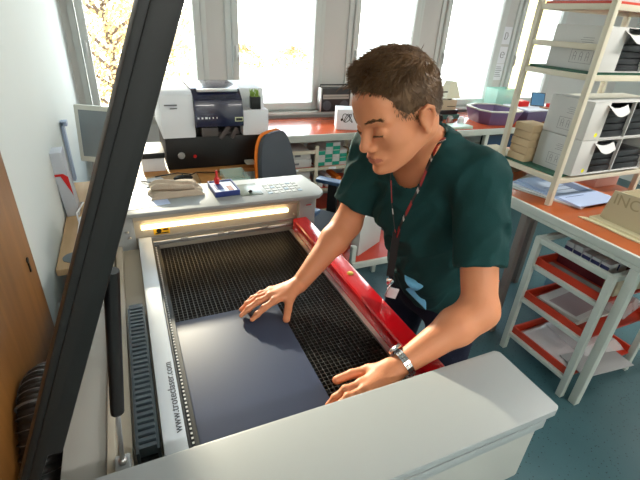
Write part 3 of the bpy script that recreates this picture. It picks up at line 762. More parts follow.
mb = MB(); Mh = Matrix.Translation((-.296,2.06,.871)) @ Matrix.Rotation(-.06, 4, 'Y'); mb.box(-.024,.028,0,.10,0,.30, M=Mh)
bh = solo(mb, 'leaflet_holder', mat('holder_grey', (.74,.76,.80), .5), 'narrow grey upright leaflet holder with red corner against the left wall', 'leaflet holder', bev=.002)
mb = MB(); mb.prism([(-.024,.195),(.0,.195),(.028,.10),(.028,.19),(.012,.205),(-.024,.205)], -.002, .0, 'y', M=Mh); part(mb, 'red_corner', M_redpl, bh)
mb = MB(); Mq = Matrix.Translation((-.325,2.55,.871)); mb.box(0,.014,0,.05,.0,.32, M=Mq); mb.box(0,.03,.0,.05,.30,.325, M=Mq); solo(mb, 'wall_bracket', mat('bracket_grey', (.58,.64,.74), .5), 'thin grey upright bracket between wall and beige monitor', 'bracket', bev=.002)
mb = MB(); mb.tube([(-.28,2.20,.875),(-.25,2.12,.91),(-.275,2.02,.90),(-.26,1.93,.877),(-.24,2.0,.875)], .004, 8); solo(mb, 'white_cable', M_paper, 'white cable curled on the left desk beside the leaflet holder', 'cable')
mb = MB(); mb.box(-.262,-.222,1.80,1.98,.871,.90); solo(mb, 'power_strip', M_paper, 'white power strip on the left desk in front of the leaflet holder', 'power strip', bev=.004)

# papers, mouse, board on the desk between machine and printer
def sheet_of_paper(x, y, rz, w, d, z, m, label, name='paper_sheet', th=.0012, group=None):
    mb = MB(); M = RZ(rz, (x, y, z)); mb.box(-w/2,w/2,-d/2,d/2,0,th, M=M); return solo(mb, name, m, label, 'paper', group, bev=0)
sheet_of_paper(.16,2.22,.1,.21,.29,.8705,M_bpaper,'bluish paper sheet on the desk at the left of the mouse')
sheet_of_paper(.38,2.18,-.15,.21,.29,.8705,M_paper,'white paper sheet on the desk behind the folded rags')
sheet_of_paper(.05,2.40,.3,.21,.16,.8705,M_paper,'white paper sheet on the desk in front of the printer, left')
mb = MB(); mb.box(.335,.475,2.33,2.515,.871,.885); solo(mb, 'wooden_board', M_woodc, 'orange wooden board lying in front of the printer', 'board', bev=.002)
mb = MB(); mb.ell((.245,2.40,.8885), (.055,.032,.0165), 20, 10); ms = solo(mb, 'computer_mouse', M_blk2, 'black computer mouse on papers in front of the printer', 'mouse')
mb = MB(); mb.box(.240,.246,2.380,2.420,.901,.906); part(mb, 'scroll_wheel', M_fab, ms, .001)
mb = MB(); mb.tube([(.52,2.50,.8745),(.44,2.44,.8925),(.33,2.47,.8925),(.20,2.34,.8925),(.10,2.36,.885),(.02,2.44,.8765)], .0035, 8); mb.tube([(.10,2.50,.874),(.14,2.44,.90),(.22,2.44,.908),(.30,2.46,.885)], .0035, 8)
solo(mb, 'black_cable', M_blk2, 'black cable running over the papers in front of the printer', 'cable')
mb = MB()
for a in ((.455,.457,2.21,2.40),(.588,.590,2.21,2.40),(.457,.588,2.21,2.212),(.457,.588,2.398,2.40)): mb.box(a[0],a[1],a[2],a[3],.871,.925)
mb.box(.457,.588,2.212,2.398,.871,.873); solo(mb, 'plastic_tray', M_clear, 'clear plastic tray on the desk behind the blue box', 'tray')
mb = MB(); mb.ell((.09,1.97,.91), (.05,.04,.04), 16, 10); solo(mb, 'tape_roll', M_card, 'brown roll on the desk at the left, behind the machine', 'roll')

# on top of the machine
random.seed(11)
def rag(cx, cy, w, d, z, rz, label, hh=.016, sd=0):
    mb = MB()
    def fn(u, v):
        x, y = (u-.5)*w, (v-.5)*d; e = min(u, 1-u, v, 1-v)*7; e = min(1, e)**.5
        n1 = noise.noise(Vector((x*14+sd, y*30+sd, 1))); q = RZ(rz) @ Vector((x*(1+.12*noise.noise(Vector((y*20, sd, 0)))), y*(1+.25*noise.noise(Vector((x*9+sd, 3, 1)))), 0))
        return (cx+q.x, cy+q.y, z+.004+hh*e*(.75+.5*n1)+.004*math.sin(y*160+x*14)*e)
    mb.sheet(fn, 26, 20, .004)
    return solo(mb, 'folded_rag', M_rag, label, 'cloth', 'folded rags on the machine')
rag(.135,1.635,.20,.10,1.1032,.05,'folded beige rag on the machine, the lower one in front')
rag(.125,1.66,.17,.075,1.124,-.12,'folded beige rag lying on top of the other rag',.018,5)
sheet_of_paper(.02,1.58,.15,.15,.11,1.1022,M_bpaper,'bluish paper on top of the machine left of the rags')
bx = thing('open_box', 'small open dark blue box with printed white cards on the machine', 'box', (.315,1.62,1.102))
Mb_ = RZ(.05, (.318,1.615,1.1022)); mb = MB(); mb.box(-.05,.05,-.065,.065,0,.004, M=Mb_)
for a in ((-.05,-.046,-.065,.065),(.046,.05,-.065,.065),(-.046,.046,-.065,-.061),(-.046,.046,.061,.065)): mb.box(a[0],a[1],a[2],a[3],0,.022, M=Mb_)
part(mb, 'box_tray', M_bluec, bx)
mb = MB(); mb.box(-.044,.044,-.058,.058,.005,.018, M=Mb_); cd = part(mb, 'cards', M_bpaper, bx)
mb = MB(); mb.box(-.035,-.005,-.03,.03,.018,.019, M=Mb_); mb.box(.01,.03,-.05,.0,.018,.019, 1, M=Mb_); part(mb, 'card_print', [M_bluec, mat('brown_print', (.5,.25,.2), .6)], cd)
mb = MB(); mb.lathe([(.010,0),(.012,.02),(.005,.03),(.005,.055)], c=(.300,1.655,1.1215), seg=14); solo(mb, 'red_bottle', M_redpl, 'small red bottle standing in the blue box on the machine', 'bottle')
mb = MB(); mb.ell((.415,1.56,1.110), (.009,.007,.006)); solo(mb, 'loose_screw', M_blk2, 'tiny black screw lying on the control display', 'screw')

# ---------------------------------------------------------------- printer on its own table
pt = thing('printer_table', 'orange wood table carrying the white and black printer', 'table', (.5,2.85,0))
mb = MB(); mb.box(-.02,.86,2.55,3.25,.84,.865); part(mb, 'tabletop', M_woodc, pt, .003)
for x, y in ((.03,2.6),(.82,2.6),(.03,3.2),(.82,3.2)):
    mb = MB(); mb.box(x-.02,x+.02,y-.02,y+.02,0,.84); part(mb, 'leg', M_bench, pt, .002)
pp = thing('flatbed_printer', 'white and black flatbed printer with dark blue lid below the windows', 'printer', (.5,2.85,.866))
mb = MB(); mb.box(.185,.79,2.62,3.10,.866,1.065); base = part(mb, 'base', M_blk2, pp, .008)
def hous(x0, x1, pr_): mb = MB(); mb.prism(pr_, x0, x1, 'x'); return mb
pl = [(2.60,1.065),(2.595,1.21),(2.62,1.310),(2.66,1.33),(3.08,1.33),(3.10,1.29),(3.10,1.065)]
part(hous(.175,.365,pl), 'left_housing', M_paper, pp, .008)
part(hous(.655,.82,[(2.60,1.065),(2.595,1.215),(2.60,1.22),(2.69,1.22),(2.72,1.33),(3.08,1.33),(3.10,1.29),(3.10,1.065)]), 'right_housing', M_paper, pp, .008)
part(hous(.3655,.6545,[(2.615,1.14),(2.575,1.130),(2.575,1.19),(2.60,1.285),(2.66,1.33),(2.72,1.342),(3.0,1.342),(3.0,1.14)]), 'lid', M_navy, pp, .005)
mb = MB(); mb.box(.3655,.6545,2.68,3.0,1.066,1.14); part(mb, 'opening', M_pit, pp)
cr = MB(); cr.box(.40,.50,2.60,2.68,1.067,1.12); cr.box(.50,.64,2.63,2.68,1.067,1.085); cr.bar((.51,2.61,1.05),(.57,2.62,1.12),.012,.03); cr.bar((.58,2.61,1.05),(.62,2.62,1.11),.01,.03); part(cr, 'carriage', mat('carriage_grey', (.33,.30,.29), .35), pp, .004)
mb = MB(); mb.box(.40,.64,2.60,2.615,1.352,1.362) if False else mb.box(.395,.635,2.635,2.66,1.322,1.340); part(mb, 'lid_handle', M_alu, pp, .002)
mb = MB(); mb.box(.60,.65,2.570,2.576,1.160,1.185); mb.box(.605,.645,2.568,2.570,1.165,1.18,1); part(mb, 'control_label', [M_yel2 if False else mat('label_cream', (.85,.85,.70), .5), M_dark], pp)
mb = MB()
for i, s_ in enumerate((1,1,1.3,.6,.6,.6)): mb.box(.378+i*.022,.378+i*.022+.010*s_,2.571,2.577,1.180,1.188+.002*s_)
part(mb, 'indicator_dots', M_paper, pp)
mb = MB(); mb.lathe([(.017,0),(.022,.006),(.017,.012)], seg=18, M=frame((.270,2.62,.955), (1,0,0), (0,0,1))); part(mb, 'round_socket', M_alu, base)
mb = MB(); mb.lathe([(.008,0),(.011,.004),(.008,.008)], seg=14, M=frame((.350,2.62,.945), (1,0,0), (0,0,1))); part(mb, 'round_button', M_redpl, base)
mb = MB(); mb.box(.20,.27,2.592,2.596,1.255,1.262); mb.box(.23,.27,2.592,2.596,1.238,1.243); part(mb, 'printed_label', M_ink, pp)
mb = MB(); mb.box(.66,.72,2.55,2.62,.885,.90); part(mb, 'tray_lip', M_beige, pp, .003)
cp = thing('pen_pot', 'black pot with green bristles on the right of the printer', 'pot', (.745,2.635,1.2205))
mb = MB(); mb.box(.715,.775,2.61,2.66,1.2205,1.295); part(mb, 'pot', M_blk2, cp, .004)
mb = MB(); random.seed(2)
for i in range(60):
    x, y = random.uniform(.718,.772), random.uniform(2.612,2.658); mb.tube([(x,y,1.295),(x+random.gauss(0,.006),y+random.gauss(0,.005),1.295+random.uniform(.02,.045))], [.0025,.001], 5)
part(mb, 'green_bristles', M_greenp, cp)
mb = MB(); mb.box(.04,.17,2.62,2.80,.866,.95); solo(mb, 'ink_box', M_paper, 'white box beside the left end of the printer', 'box', bev=.003)
mb = MB(); mb.box(.035,.175,2.60,2.85,.951,.985); solo(mb, 'black_case', M_blk2, 'flat black case lying on the white box left of the printer', 'case', bev=.005)

# ---------------------------------------------------------------- office chair
ch = thing('office_chair', 'grey office chair with orange back edge and blue grey armrests', 'chair', (1.06,2.50,0))
Mc = RZ(-.85, (1.02,2.37,0))
def bk(x0, x1, w, mi, mb, grow=0.):
    # backrest leaning, curved outline in y-z
    for x_, s_ in ((x0, 1),): pass
    prof = []
    for k in range(28):
        a = 2*PI*k/28; y_ = math.copysign(abs(math.cos(a))**.55, math.cos(a))*(w/2+grow); z_ = .83+math.copysign(abs(math.sin(a))**.6, math.sin(a))*(.265+grow); prof.append((y_*(1-.18*(z_-.83)/.27), z_))
    Mt = Mc @ Matrix.Translation((-.17,0,.55)) @ Matrix.Rotation(-.16, 4, 'Y') @ Matrix.Translation((0,0,-.55))
    mb.prism(prof, x0, x1, 'x', mi, M=Mt)
mb = MB(); bk(-.035, .0, .43, 0, mb); part(mb, 'backrest', M_fab, ch, .008)
mb = MB(); bk(-.05, -.036, .43, 0, mb, .012); part(mb, 'backrest_shell', M_or, ch, .004, label='orange backrest shell')
mb = MB(); mb.box(-.20,.27,-.24,.24,.45,.52, M=Mc); part(mb, 'seat', M_fab, ch, .02)
for s_ in (-1, 1):
    mb = MB(); mb.box(-.06,.20,s_*.27-.04,s_*.27+.04,.715,.745, M=Mc); ar = part(mb, 'armrest', M_armp, ch, .012)
    mb = MB(); mb.box(.03,.10,s_*.27-.015,s_*.27+.015,.50,.715, M=Mc); mb.box(.03,.10,min(s_*.0,s_*.28),max(s_*.0,s_*.28),.42,.449, M=Mc); part(mb, 'arm_post', M_blk2, ar, .004)
mb = MB(); mb.tube([Mc @ Vector((0.03,0,.10)), Mc @ Vector((.03,0,.45))], .028, 16); part(mb, 'gas_column', M_blk2, ch)
mb = MB(); mb.bar(Mc @ Vector((-.16,0,.44)), Mc @ Vector((-.20,0,.80)), .06, .02); part(mb, 'back_bracket', M_blk2, ch, .002)
for k in range(5):
    a = 2*PI*k/5+.3; e = Mc @ Vector((.03+.29*math.cos(a), .29*math.sin(a), .075)); mb = MB(); mb.bar(Mc @ Vector((.03,0,.105)), e, .045, .03); lg = part(mb, 'leg', M_blk2, ch, .003)
    mb = MB(); mb.lathe([(.012,-.016),(.026,-.014),(.026,.014),(.012,.016)], seg=16, M=frame((e.x,e.y,.0275), (0,0,1), (math.cos(a),math.sin(a),0))); part(mb, 'castor', M_blk2, lg)

# ---------------------------------------------------------------- benches under the windows
def window_bench(x0, x1, y0, y1, label, posts, mt=M_orange, name='workbench'):
    t = thing(name, label, 'workbench', ((x0+x1)/2,(y0+y1)/2,0), 'workbenches under the windows')
    mb = MB(); mb.box(x0+.004,x1-.004,y0+.012,y1,.872,.900); part(mb, 'benchtop', mt, t, .002)
    mb = MB(); mb.box(x0,x1,y0,y0+.012,.845,.902); mb.box(x0,x1,y0+.012,y0+.05,.845,.871); mb.box(x0,x0+.04,y0+.05,y1,.845,.871); mb.box(x1-.04,x1,y0+.05,y1,.845,.871); part(mb, 'frame', M_bench, t, .002)
    for x in posts:
        for y in (y0+.03, y1-.04): mb = MB(); mb.box(x-.02,x+.02,y-.02,y+.02,0,.845); part(mb, 'leg', M_bench, t, .002)
    return t
window_bench(.98,2.66,3.12,3.755,'orange-topped workbench under the second and third windows, binder shelves below',(1.02,2.62))
window_bench(2.67,4.60,3.00,3.755,'orange-topped workbench at the far right carrying the purple tray',(2.71,3.15,4.56))
# shelf rack below the first bench
sr = thing('binder_rack', 'low cream rack with red shelves full of boxes under the orange bench', 'shelf rack', (1.5,3.3,0))
for x in (1.07,1.42,1.88,2.3):
    for y in (3.16,3.5): mb = MB(); mb.box(x-.015,x+.015,y-.015,y+.015,0,.80); part(mb, 'post', M_rackp, sr, .001)
for x0, x1, zs in ((1.085,1.405,(.60,.42,.20)),(1.435,1.865,(.60,.40,.20)),(1.895,2.285,(.60,.40,.20))):
    for z in zs:
        mb = MB(); mb.box(x0,x1,3.16,3.5,z,z+.012); s_ = part(mb, 'shelf', M_orange2, sr)
        mb = MB(); mb.box(x0,x1,3.145,3.158,z-.014,z+.014); part(mb, 'shelf_rail', M_rackp, s_, .001)
    mb = MB(); mb.box(x0+.10,x0+.17,3.1425,3.145,zs[0]-.009,zs[0]+.009); part(mb, 'shelf_label', M_paper, s_)
mb = MB(); mb.box(1.085,1.405,3.145,3.158,.735,.765); part(mb, 'cross_rail', M_rackp, sr, .001)
def binder(x0, x1, z, y=3.175, h=.068, lab='', name='archive_box'):
    t = thing(name, lab, 'box', (x0,y,z), 'white archive boxes under the bench')
    mb = MB(); mb.box(x0+.052,x1,y,y+.28,z,z+h); part(mb, 'box_body', M_wbox, t, .002)
    mb = MB(); mb.box(x0,x0+.051,y,y+.28,z,z+h); part(mb, 'olive_end', M_olive, t, .002)
    mb = MB(); mb.box(x0+.12,x0+.17,y-.0015,y,z+h*.35,z+h*.6); part(mb, 'print', M_ink, t)
for i, (z, lb) in enumerate(((.613,'lower of the two white archive boxes on the top shelf of the rack'),(.683,'upper of the two white archive boxes on the top shelf of the rack'),(.433,'lower of the two white archive boxes on the middle shelf of the rack'),(.503,'upper of the two white archive boxes on the middle shelf of the rack'))):
    binder(1.10+.012*(i % 2), 1.385-.01*(i % 2), z+.0005, lab=lb)
binder(1.11,1.39,.2135,lab='lower white archive box at the bottom of the rack'); binder(1.12,1.38,.2835,lab='upper white archive box at the bottom of the rack')
k = 0
for cx, n in ((1.475,2),(1.545,3),(1.615,3),(1.685,2)):
    for j in range(n):
        z = .6125+j*.068; t = thing('parts_box', ['white and teal parts box, ','white and teal parts box, '][0]+('%s of the %s stack on the rack' % (['bottom','second','top'][j], ['first','second','third','fourth'][k])), 'box', (cx,3.18,z), 'white and teal boxes on the rack')
        mb = MB(); mb.box(cx-.033,cx+.033,3.175,3.42,z,z+.066); part(mb, 'box_body', M_wbox, t, .001)
        mb = MB(); mb.box(cx-.033,cx+.033,3.1735,3.175,z+(.03 if (j+k) % 2 else .002),z+(.064 if (j+k) % 2 else .034)); part(mb, 'teal_band', M_teal, t)
    k += 1
for i, (x, z, c_) in enumerate(((1.75,.613,M_olive),(1.80,.613,M_card),(1.48,.413,M_wbox),(1.56,.413,M_wbox),(1.66,.413,M_or),(1.94,.613,M_wbox),(2.03,.613,M_teal))):
    mb = MB(); mb.box(x-.024,x+.024,3.18,3.40,z,z+.085+.01*(i % 2)); solo(mb, 'small_carton', c_, ['olive small carton on the rack right of the teal boxes','tan small carton on the rack beside the olive one','white small carton on the middle shelf, left','white small carton on the middle shelf, right','orange small carton on the middle shelf of the rack','white small carton on the far bay of the rack','teal small carton on the far bay of the rack'][i], 'carton', 'small cartons in the rack', bev=.001)
mb = MB()
for i in range(9): mb.box(1.66+i*.035,1.68+i*.035,2.925,2.94,.02,.40)
mb.box(1.64,1.99,2.94,3.10,.0,.42); solo(mb, 'ribbed_cabinet', mat('ribbed_grey', (.50,.54,.53), .55), 'grey ribbed cabinet on the floor below the orange bench', 'cabinet', bev=.002)

# radio and box on the bench
rd = thing('radio', 'dark grey radio with silver ends on the sill between the windows', 'radio', (1.85,3.80,.9455))
mb = MB(); mb.box(1.715,2.02,3.765,3.835,.9455,1.165); body_r = part(mb, 'case', M_dark, rd, .008)
mb = MB(); mb.box(1.698,1.715,3.76,3.838,.950,1.168); part(mb, 'side_panel', M_alu, rd, .005)
mb = MB(); mb.box(2.02,2.037,3.76,3.838,.950,1.168); part(mb, 'side_panel', M_alu, rd, .005)
mb = MB(); mb.box(1.73,2.005,3.760,3.765,1.065,1.105); mb.box(1.735,2.0,3.7585,3.760,1.083,1.087,1); part(mb, 'tuning_band', [mat('band_silver', (.62,.62,.60), .35, metal=.3), M_dark], rd)
for x in (1.775,1.96):
    mb = MB(); mb.lathe([(.045,0),(.045,.004),(.03,.006)], seg=24, M=frame((x,3.765,1.005), (1,0,0), (0,0,1))); part(mb, 'speaker_grille', M_fab, rd)
mb = MB(); mb.tube([(1.71,3.80,1.17),(1.71,3.80,1.19),(2.025,3.80,1.19),(2.025,3.80,1.17)], .006, 8); part(mb, 'carry_handle', M_dark, rd)
gb = thing('gift_box', 'white box with black scribble drawing on the orange bench beside the radio', 'box', (1.75,3.3,.9))
Mg = RZ(-.35, (1.76,3.33,.9005)); mb = MB(); mb.box(-.09,.10,-.10,.08,0,.17, M=Mg); part(mb, 'carton', M_paper, gb, .003)
mb = MB(); pts = [Mg @ Vector((-.0+.05*math.cos(t*2.3)*(.4+.1*t), -.1012, .10+.035*math.sin(t*3.1))) for t in np.linspace(0, 6, 60)]; mb.tube(pts, .003, 5); mb.ell(tuple(Mg @ Vector((-.045,-.1005,.085))), (.012,.003,.012)); part(mb, 'drawing', M_blk2, gb)

# right of the man's head: small press, tray, clutter
lm = thing('heat_press', 'small machine with pale pyramid hood on the bench behind the man’s head'.replace('’', "'"), 'machine', (3.06,3.5,.9))
mb = MB(); mb.box(2.93,3.22,3.42,3.62,.9005,.945); part(mb, 'base', mat('teal_base', (.25,.42,.40), .5), lm, .003)
mb = MB(); mb.box(2.95,3.20,3.43,3.60,.945,.99); part(mb, 'dark_body', M_dark, lm, .003)
mb = MB(); mb.box(2.97,3.17,3.44,3.59,.99,1.085); mb.box(3.05,3.16,3.437,3.44,1.02,1.03,1); part(mb, 'tan_body', [mat('tan_body', (.72,.66,.56), .5), M_blk2], lm, .003)
mb = MB(); mb.add([(3.03,3.44,1.10),(3.21,3.44,1.10),(3.21,3.60,1.10),(3.03,3.60,1.10),(3.08,3.48,1.26),(3.15,3.48,1.26),(3.15,3.56,1.26),(3.08,3.56,1.26)], [(0,3,2,1),(4,5,6,7),(0,1,5,4),(1,2,6,5),(2,3,7,6),(3,0,4,7)]); part(mb, 'pyramid_hood', mat('hood_cream', (.84,.84,.74), .5), lm, .003)
mb = MB(); mb.box(3.09,3.12,3.47,3.50,1.085,1.10); part(mb, 'hood_post', M_dark, lm)
mb = MB(); mb.tube([(2.935,3.45,.99),(2.935,3.45,1.165),(3.03,3.45,1.165)], .006, 8); part(mb, 'wire_arm', M_dark, lm)
lm.location += Vector((-.07,.03,0))
for i, (x, y, c_, lb) in enumerate(((2.82,3.35,M_blk2,'black small pot at the left foot of the pyramid-hooded machine'),(2.90,3.30,M_alu,'silver small pot in front of the pyramid-hooded machine'),(2.99,3.24,M_paper,'white small pot in front of the pyramid-hooded machine, right of the silver pot'))):
    mb = MB(); mb.lathe([(.028,0),(.032,.01),(.030,.055),(.022,.06),(.022,.07)], c=(x,y,.9005), seg=18); solo(mb, 'small_pot', c_, lb, 'pot', 'small pots on the far right bench')
mb = MB(); mb.box(2.74,2.98,3.05,3.2,.9005,.925); solo(mb, 'pale_tray', M_clear if False else mat('pale_green_tray', (.70,.80,.74), .4), 'pale green flat tray at the left end of the far right bench', 'tray', bev=.004)
tr_ = thing('purple_tray', 'large purple plastic tub with grey rim on the far right bench', 'tub', (3.4,3.3,.9))
prof = [(3.17,3.22),(3.22,3.10),(3.42,3.05),(3.62,3.08),(3.69,3.28),(3.63,3.48),(3.42,3.54),(3.22,3.46)]
mb = MB(); c_ = (3.43,3.30); inn = [(c_[0]+(a-c_[0])*.90, c_[1]+(b-c_[1])*.90) for a, b in prof]; bot = [(c_[0]+(a-c_[0])*.80, c_[1]+(b-c_[1])*.80) for a, b in prof]; bin_ = [(c_[0]+(a-c_[0])*.72, c_[1]+(b-c_[1])*.72) for a, b in prof]
n = len(prof); vs = [(a,b,.9005) for a,b in bot]+[(a,b,1.03) for a,b in prof]+[(a,b,1.03) for a,b in inn]+[(a,b,.93) for a,b in bin_]
fs = [tuple(range(n))[::-1]]+[(r_*n+i, r_*n+(i+1)%n, (r_+1)*n+(i+1)%n, (r_+1)*n+i) for r_ in range(3) for i in range(n)]+[tuple(3*n+i for i in range(n))]
mb.add(vs, fs); part(mb, 'tub', M_purple, tr_, .004)
mb = MB(); vs = [(a,b,z) for z in (1.0305,1.042) for pl_ in (prof, inn) for a, b in pl_]
mb.add(vs, [(i,(i+1)%n,2*n+(i+1)%n,2*n+i) for i in range(n)]+[(n+i,3*n+i,3*n+(i+1)%n,n+(i+1)%n) for i in range(n)]+[(2*n+i,2*n+(i+1)%n,3*n+(i+1)%n,3*n+i) for i in range(n)]+[(i,n+i,n+(i+1)%n,(i+1)%n) for i in range(n)])
part(mb, 'rim', mat('tub_rim', (.72,.72,.68), .4), tr_)
mb = MB(); mb.box(3.72,4.35,3.10,3.50,.9005,1.02); solo(mb, 'purple_crate', mat('dark_purple', (.32,.28,.40), .45), 'dark purple crate beside the purple tub on the far right bench', 'crate', bev=.006)
mb = MB(); mb.box(3.75,4.32,3.12,3.48,1.0215,1.035); solo(mb, 'document_pile', M_paper, 'white documents lying on the dark purple crate', 'documents', bev=.002)
mb = MB()
for a in ((3.72,3.724,3.56,3.74),(4.00,4.004,3.56,3.74),(3.724,4.0,3.56,3.564),(3.724,4.0,3.736,3.74)): mb.box(a[0],a[1],a[2],a[3],.9005,1.17)
mb.box(3.724,4.0,3.564,3.736,.9005,.905); solo(mb, 'clear_bin', mat('clear_green_plastic', (.72,.90,.86), .2, alpha=.6), 'clear greenish plastic bin behind the purple tub', 'bin')
mb = MB(); Mt = RZ(-.6, (4.06,3.30,1.0365)) @ Matrix.Rotation(-.5, 4, 'X'); mb.box(-.07,.07,0,.012,0,.15, M=Mt); tb_ = solo(mb, 'tablet', M_dark, 'dark tablet with blue screen propped on the white documents', 'tablet', bev=.003)
mb = MB(); mb.box(-.062,.062,-.0015,.0,.01,.14, M=Mt); part(mb, 'screen', mat('tablet_screen', (.35,.55,.72), .2), tb_)
mb = MB(); mb.box(3.80,3.93,3.30,3.42,1.0365,1.09); solo(mb, 'red_box', M_redpl, 'red box left of the tablet on the white documents', 'box', bev=.003)
mb = MB(); mb.box(4.02,4.34,3.14,3.24,1.0365,1.045); mb.prism([(3.95,.0),(4.30,.0),(4.30,.16),(4.2,.14),(4.12,.03),(3.95,.02)], 3.02, 3.10, 'y', M=Matrix.Translation((0.0,.0,.9005)));
solo(mb, 'brown_leather_case', mat('tan_leather', (.66,.48,.36), .55), 'tan leather case with raised back in front of the dark purple crate', 'case', bev=.003)
mb = MB(); mb.box(4.10,4.32,3.13,3.23,1.046,1.08); solo(mb, 'red_folder_pile', M_redpl, 'red folders lying behind the tan leather case', 'folders', bev=.002)
for i, x in enumerate((3.22,3.55)):
    t = thing('stored_screen', ['left of the two dark blue screens stored under the far right bench','right of the two dark blue screens stored under the far right bench'][i], 'monitor', (x,3.15,.5), 'stored dark screens')
    mb = MB(); mb.box(x-.0,x+.30,3.12,3.16,.56,.82); part(mb, 'screen_frame', M_blk2, t, .004)
    mb = MB(); mb.box(x+.015,x+.285,3.117,3.12,.58,.80); part(mb, 'screen_panel', mat('screen_blue', (.16,.25,.36), .25), t)
mb = MB(); mb.box(3.19,4.50,3.08,3.70,.535,.5595); mb.box(3.19,3.21,3.08,3.70,0,.535); mb.box(4.48,4.50,3.08,3.70,0,.535); solo(mb, 'under_bench_stand', M_bench, 'grey stand under the far right bench holding the stored screens', 'stand', bev=.002)

# notices on the pier between fourth and fifth window
for i, (z, lb, tx) in enumerate(((1.60,'upper paper notice on the pier between the right windows','D'),(1.40,'middle paper notice on the pier between the right windows','G'),(1.22,'lower paper notice on the pier between the right windows',''))):
    t = thing('paper_notice', lb, 'notice', (3.95,3.906,z), 'paper notices on the pier')
    mb = MB(); mb.box(3.945,4.07,3.9065,3.9085,z,z+.175); part(mb, 'sheet', M_paper, t)
    mb = MB(); 
    if i == 0: mb.tube([(3.985,3.9055,z+.05),(3.985,3.9055,z+.12),(4.015,3.9055,z+.115),(4.025,3.9055,z+.085),(4.015,3.9055,z+.055),(3.985,3.9055,z+.05)], .003, 5)
    elif i == 1: mb.tube([(4.007+.028*math.cos(a), 3.9055, z+.09+.03*math.sin(a)) for a in np.linspace(0, 5.6, 24)], .003, 5); mb.tube([(3.99,3.9055,z+.09),(4.03,3.9055,z+.09)], .003, 5)
    else:
        for k in range(6): mb.box(3.96,4.05-.01*(k % 3),3.905,3.9065,z+.04+k*.02,z+.045+k*.02)
    part(mb, 'drawing', M_ink, t)

# ---------------------------------------------------------------- right bench, rack and contents
rb = thing('side_workbench', 'long orange-topped workbench with grey frame at the right', 'workbench', (2.4,1.2,0))
mb = MB(); mb.box(1.975,2.85,.30,2.45,.872,.900); part(mb, 'benchtop', M_orangeb, rb, .002)
mb = MB(); mb.box(1.955,1.9745,.30,2.45,.862,.902); mb.box(1.957,2.0,.30,2.45,.840,.8605); mb.box(2.0,2.85,2.41,2.45,.82,.8715); part(mb, 'frame', M_bench, rb, .002)
for x, y in ((1.977,.852),(2.80,.852),(1.985,1.475),(2.01,2.40),(2.80,2.40),(2.6,1.86)):
    mb = MB(); mb.box(x-.020,x+.020,y-.02,y+.02,0,.840 if x < 2.5 else .8715); part(mb, 'leg', M_bench if y < 1 else mat('leg_brown_grey', (.45,.42,.40), .5), rb, .002)
rk = thing('desktop_rack', 'cream steel rack with green and red shelves standing on the right bench', 'shelf rack', (2.5,1.63,.9))
for x in (2.072,2.95-.15):
    for y in (1.432,1.838): mb = MB(); mb.box(x-.014,x+.014,y-.014,y+.014,.9005,2.2); part(mb, 'post', M_rackp, rk, .0015)
for z, mt in ((1.035,M_green),(1.560,M_green),(1.862,M_orange2)):
    mb = MB(); mb.box(2.088,2.785,1.447,1.823,z+.018,z+.030); s_ = part(mb, 'shelf', mt, rk)
    mb = MB(); mb.box(2.062,2.088,1.447,1.823,z-.008,z+.0175); mb.box(2.785,2.81,1.447,1.823,z-.008,z+.0175); mb.box(2.087,2.786,1.42,1.447,z-.008,z+.0175); mb.box(2.087,2.786,1.823,1.85,z-.008,z+.0175); part(mb, 'shelf_frame', M_rackp, s_, .001)
mb = MB(); mb.box(2.062,2.084,1.447,1.823,1.685,1.712); part(mb, 'side_rail', M_rackp, rk, .002)
def open_carton(x0, y0, z, w, d, hh, label, mark=True, nf=4, flap=True):
    t = thing('storage_carton', label, 'carton', (x0,y0,z), 'white storage cartons in the rack')
    mb = MB(); e = .004
    mb.box(x0,x0+e,y0,y0+d,z,z+hh); mb.box(x0+w-e,x0+w,y0,y0+d,z,z+hh); mb.box(x0+e,x0+w-e,y0+d-e,y0+d,z,z+hh); mb.box(x0+e,x0+w-e,y0,y0+d-e,z,z+e); mb.box(x0+e,x0+w-e,y0,y0+d-e,z+hh-e,z+hh)
    mb.box(x0+e,x0+.125,y0,y0+e,z+e,z+hh-e); b_ = part(mb, 'carton_body', M_wbox, t, .001)
    if flap:
        mb = MB()
        def ff(u, v): return (x0+.10+.16*u, y0-.001-.05*v*(1-u*.5), z+hh-.012-.035*v-.02*math.sin(u*3))
        mb.sheet(ff, 8, 5, .002); part(mb, 'torn_flap', M_wbox, t)
    mb = MB(); mb.box(x0+.330,x0+.335,y0+.001,y0+.02,z+e,z+hh-e); part(mb, 'divider', M_wbox, t)
    if mark: mb = MB(); mb.prism([(x0+.085+.012*math.cos(a), z+.025+.012*math.sin(a)) for a in np.linspace(0, 2*PI, 7)[:-1]], y0-.001, y0, 'y'); part(mb, 'yellow_sticker', M_yel2, t)
    mb = MB()                                                  # line drawing printed on the side
    X = x0-.0006
    def r2(y_, z_, w_, h_): mb.box(X,x0,y_,y_+w_,z_,z_+h_)
    ya, za = y0+.05, z+.03
    r2(ya,za,.12,.0015); r2(ya,za+.06,.12,.0015); r2(ya,za,.0015,.06); r2(ya+.12,za,.0015,.0615)
    for k in range(3):
        yy = ya+.02+k*.035; r2(yy,za+.012,.0018,.036); r2(yy+.014,za+.012,.0018,.036); r2(yy,za+.030,.015,.0018); r2(yy+.006,za+.048,.004,.004)
    for k in range(4): r2(ya+.02,za+.085+k*.010,.07-.01*(k % 2),.0016)
    part(mb, 'printed_diagram', M_ink, t)
    return t
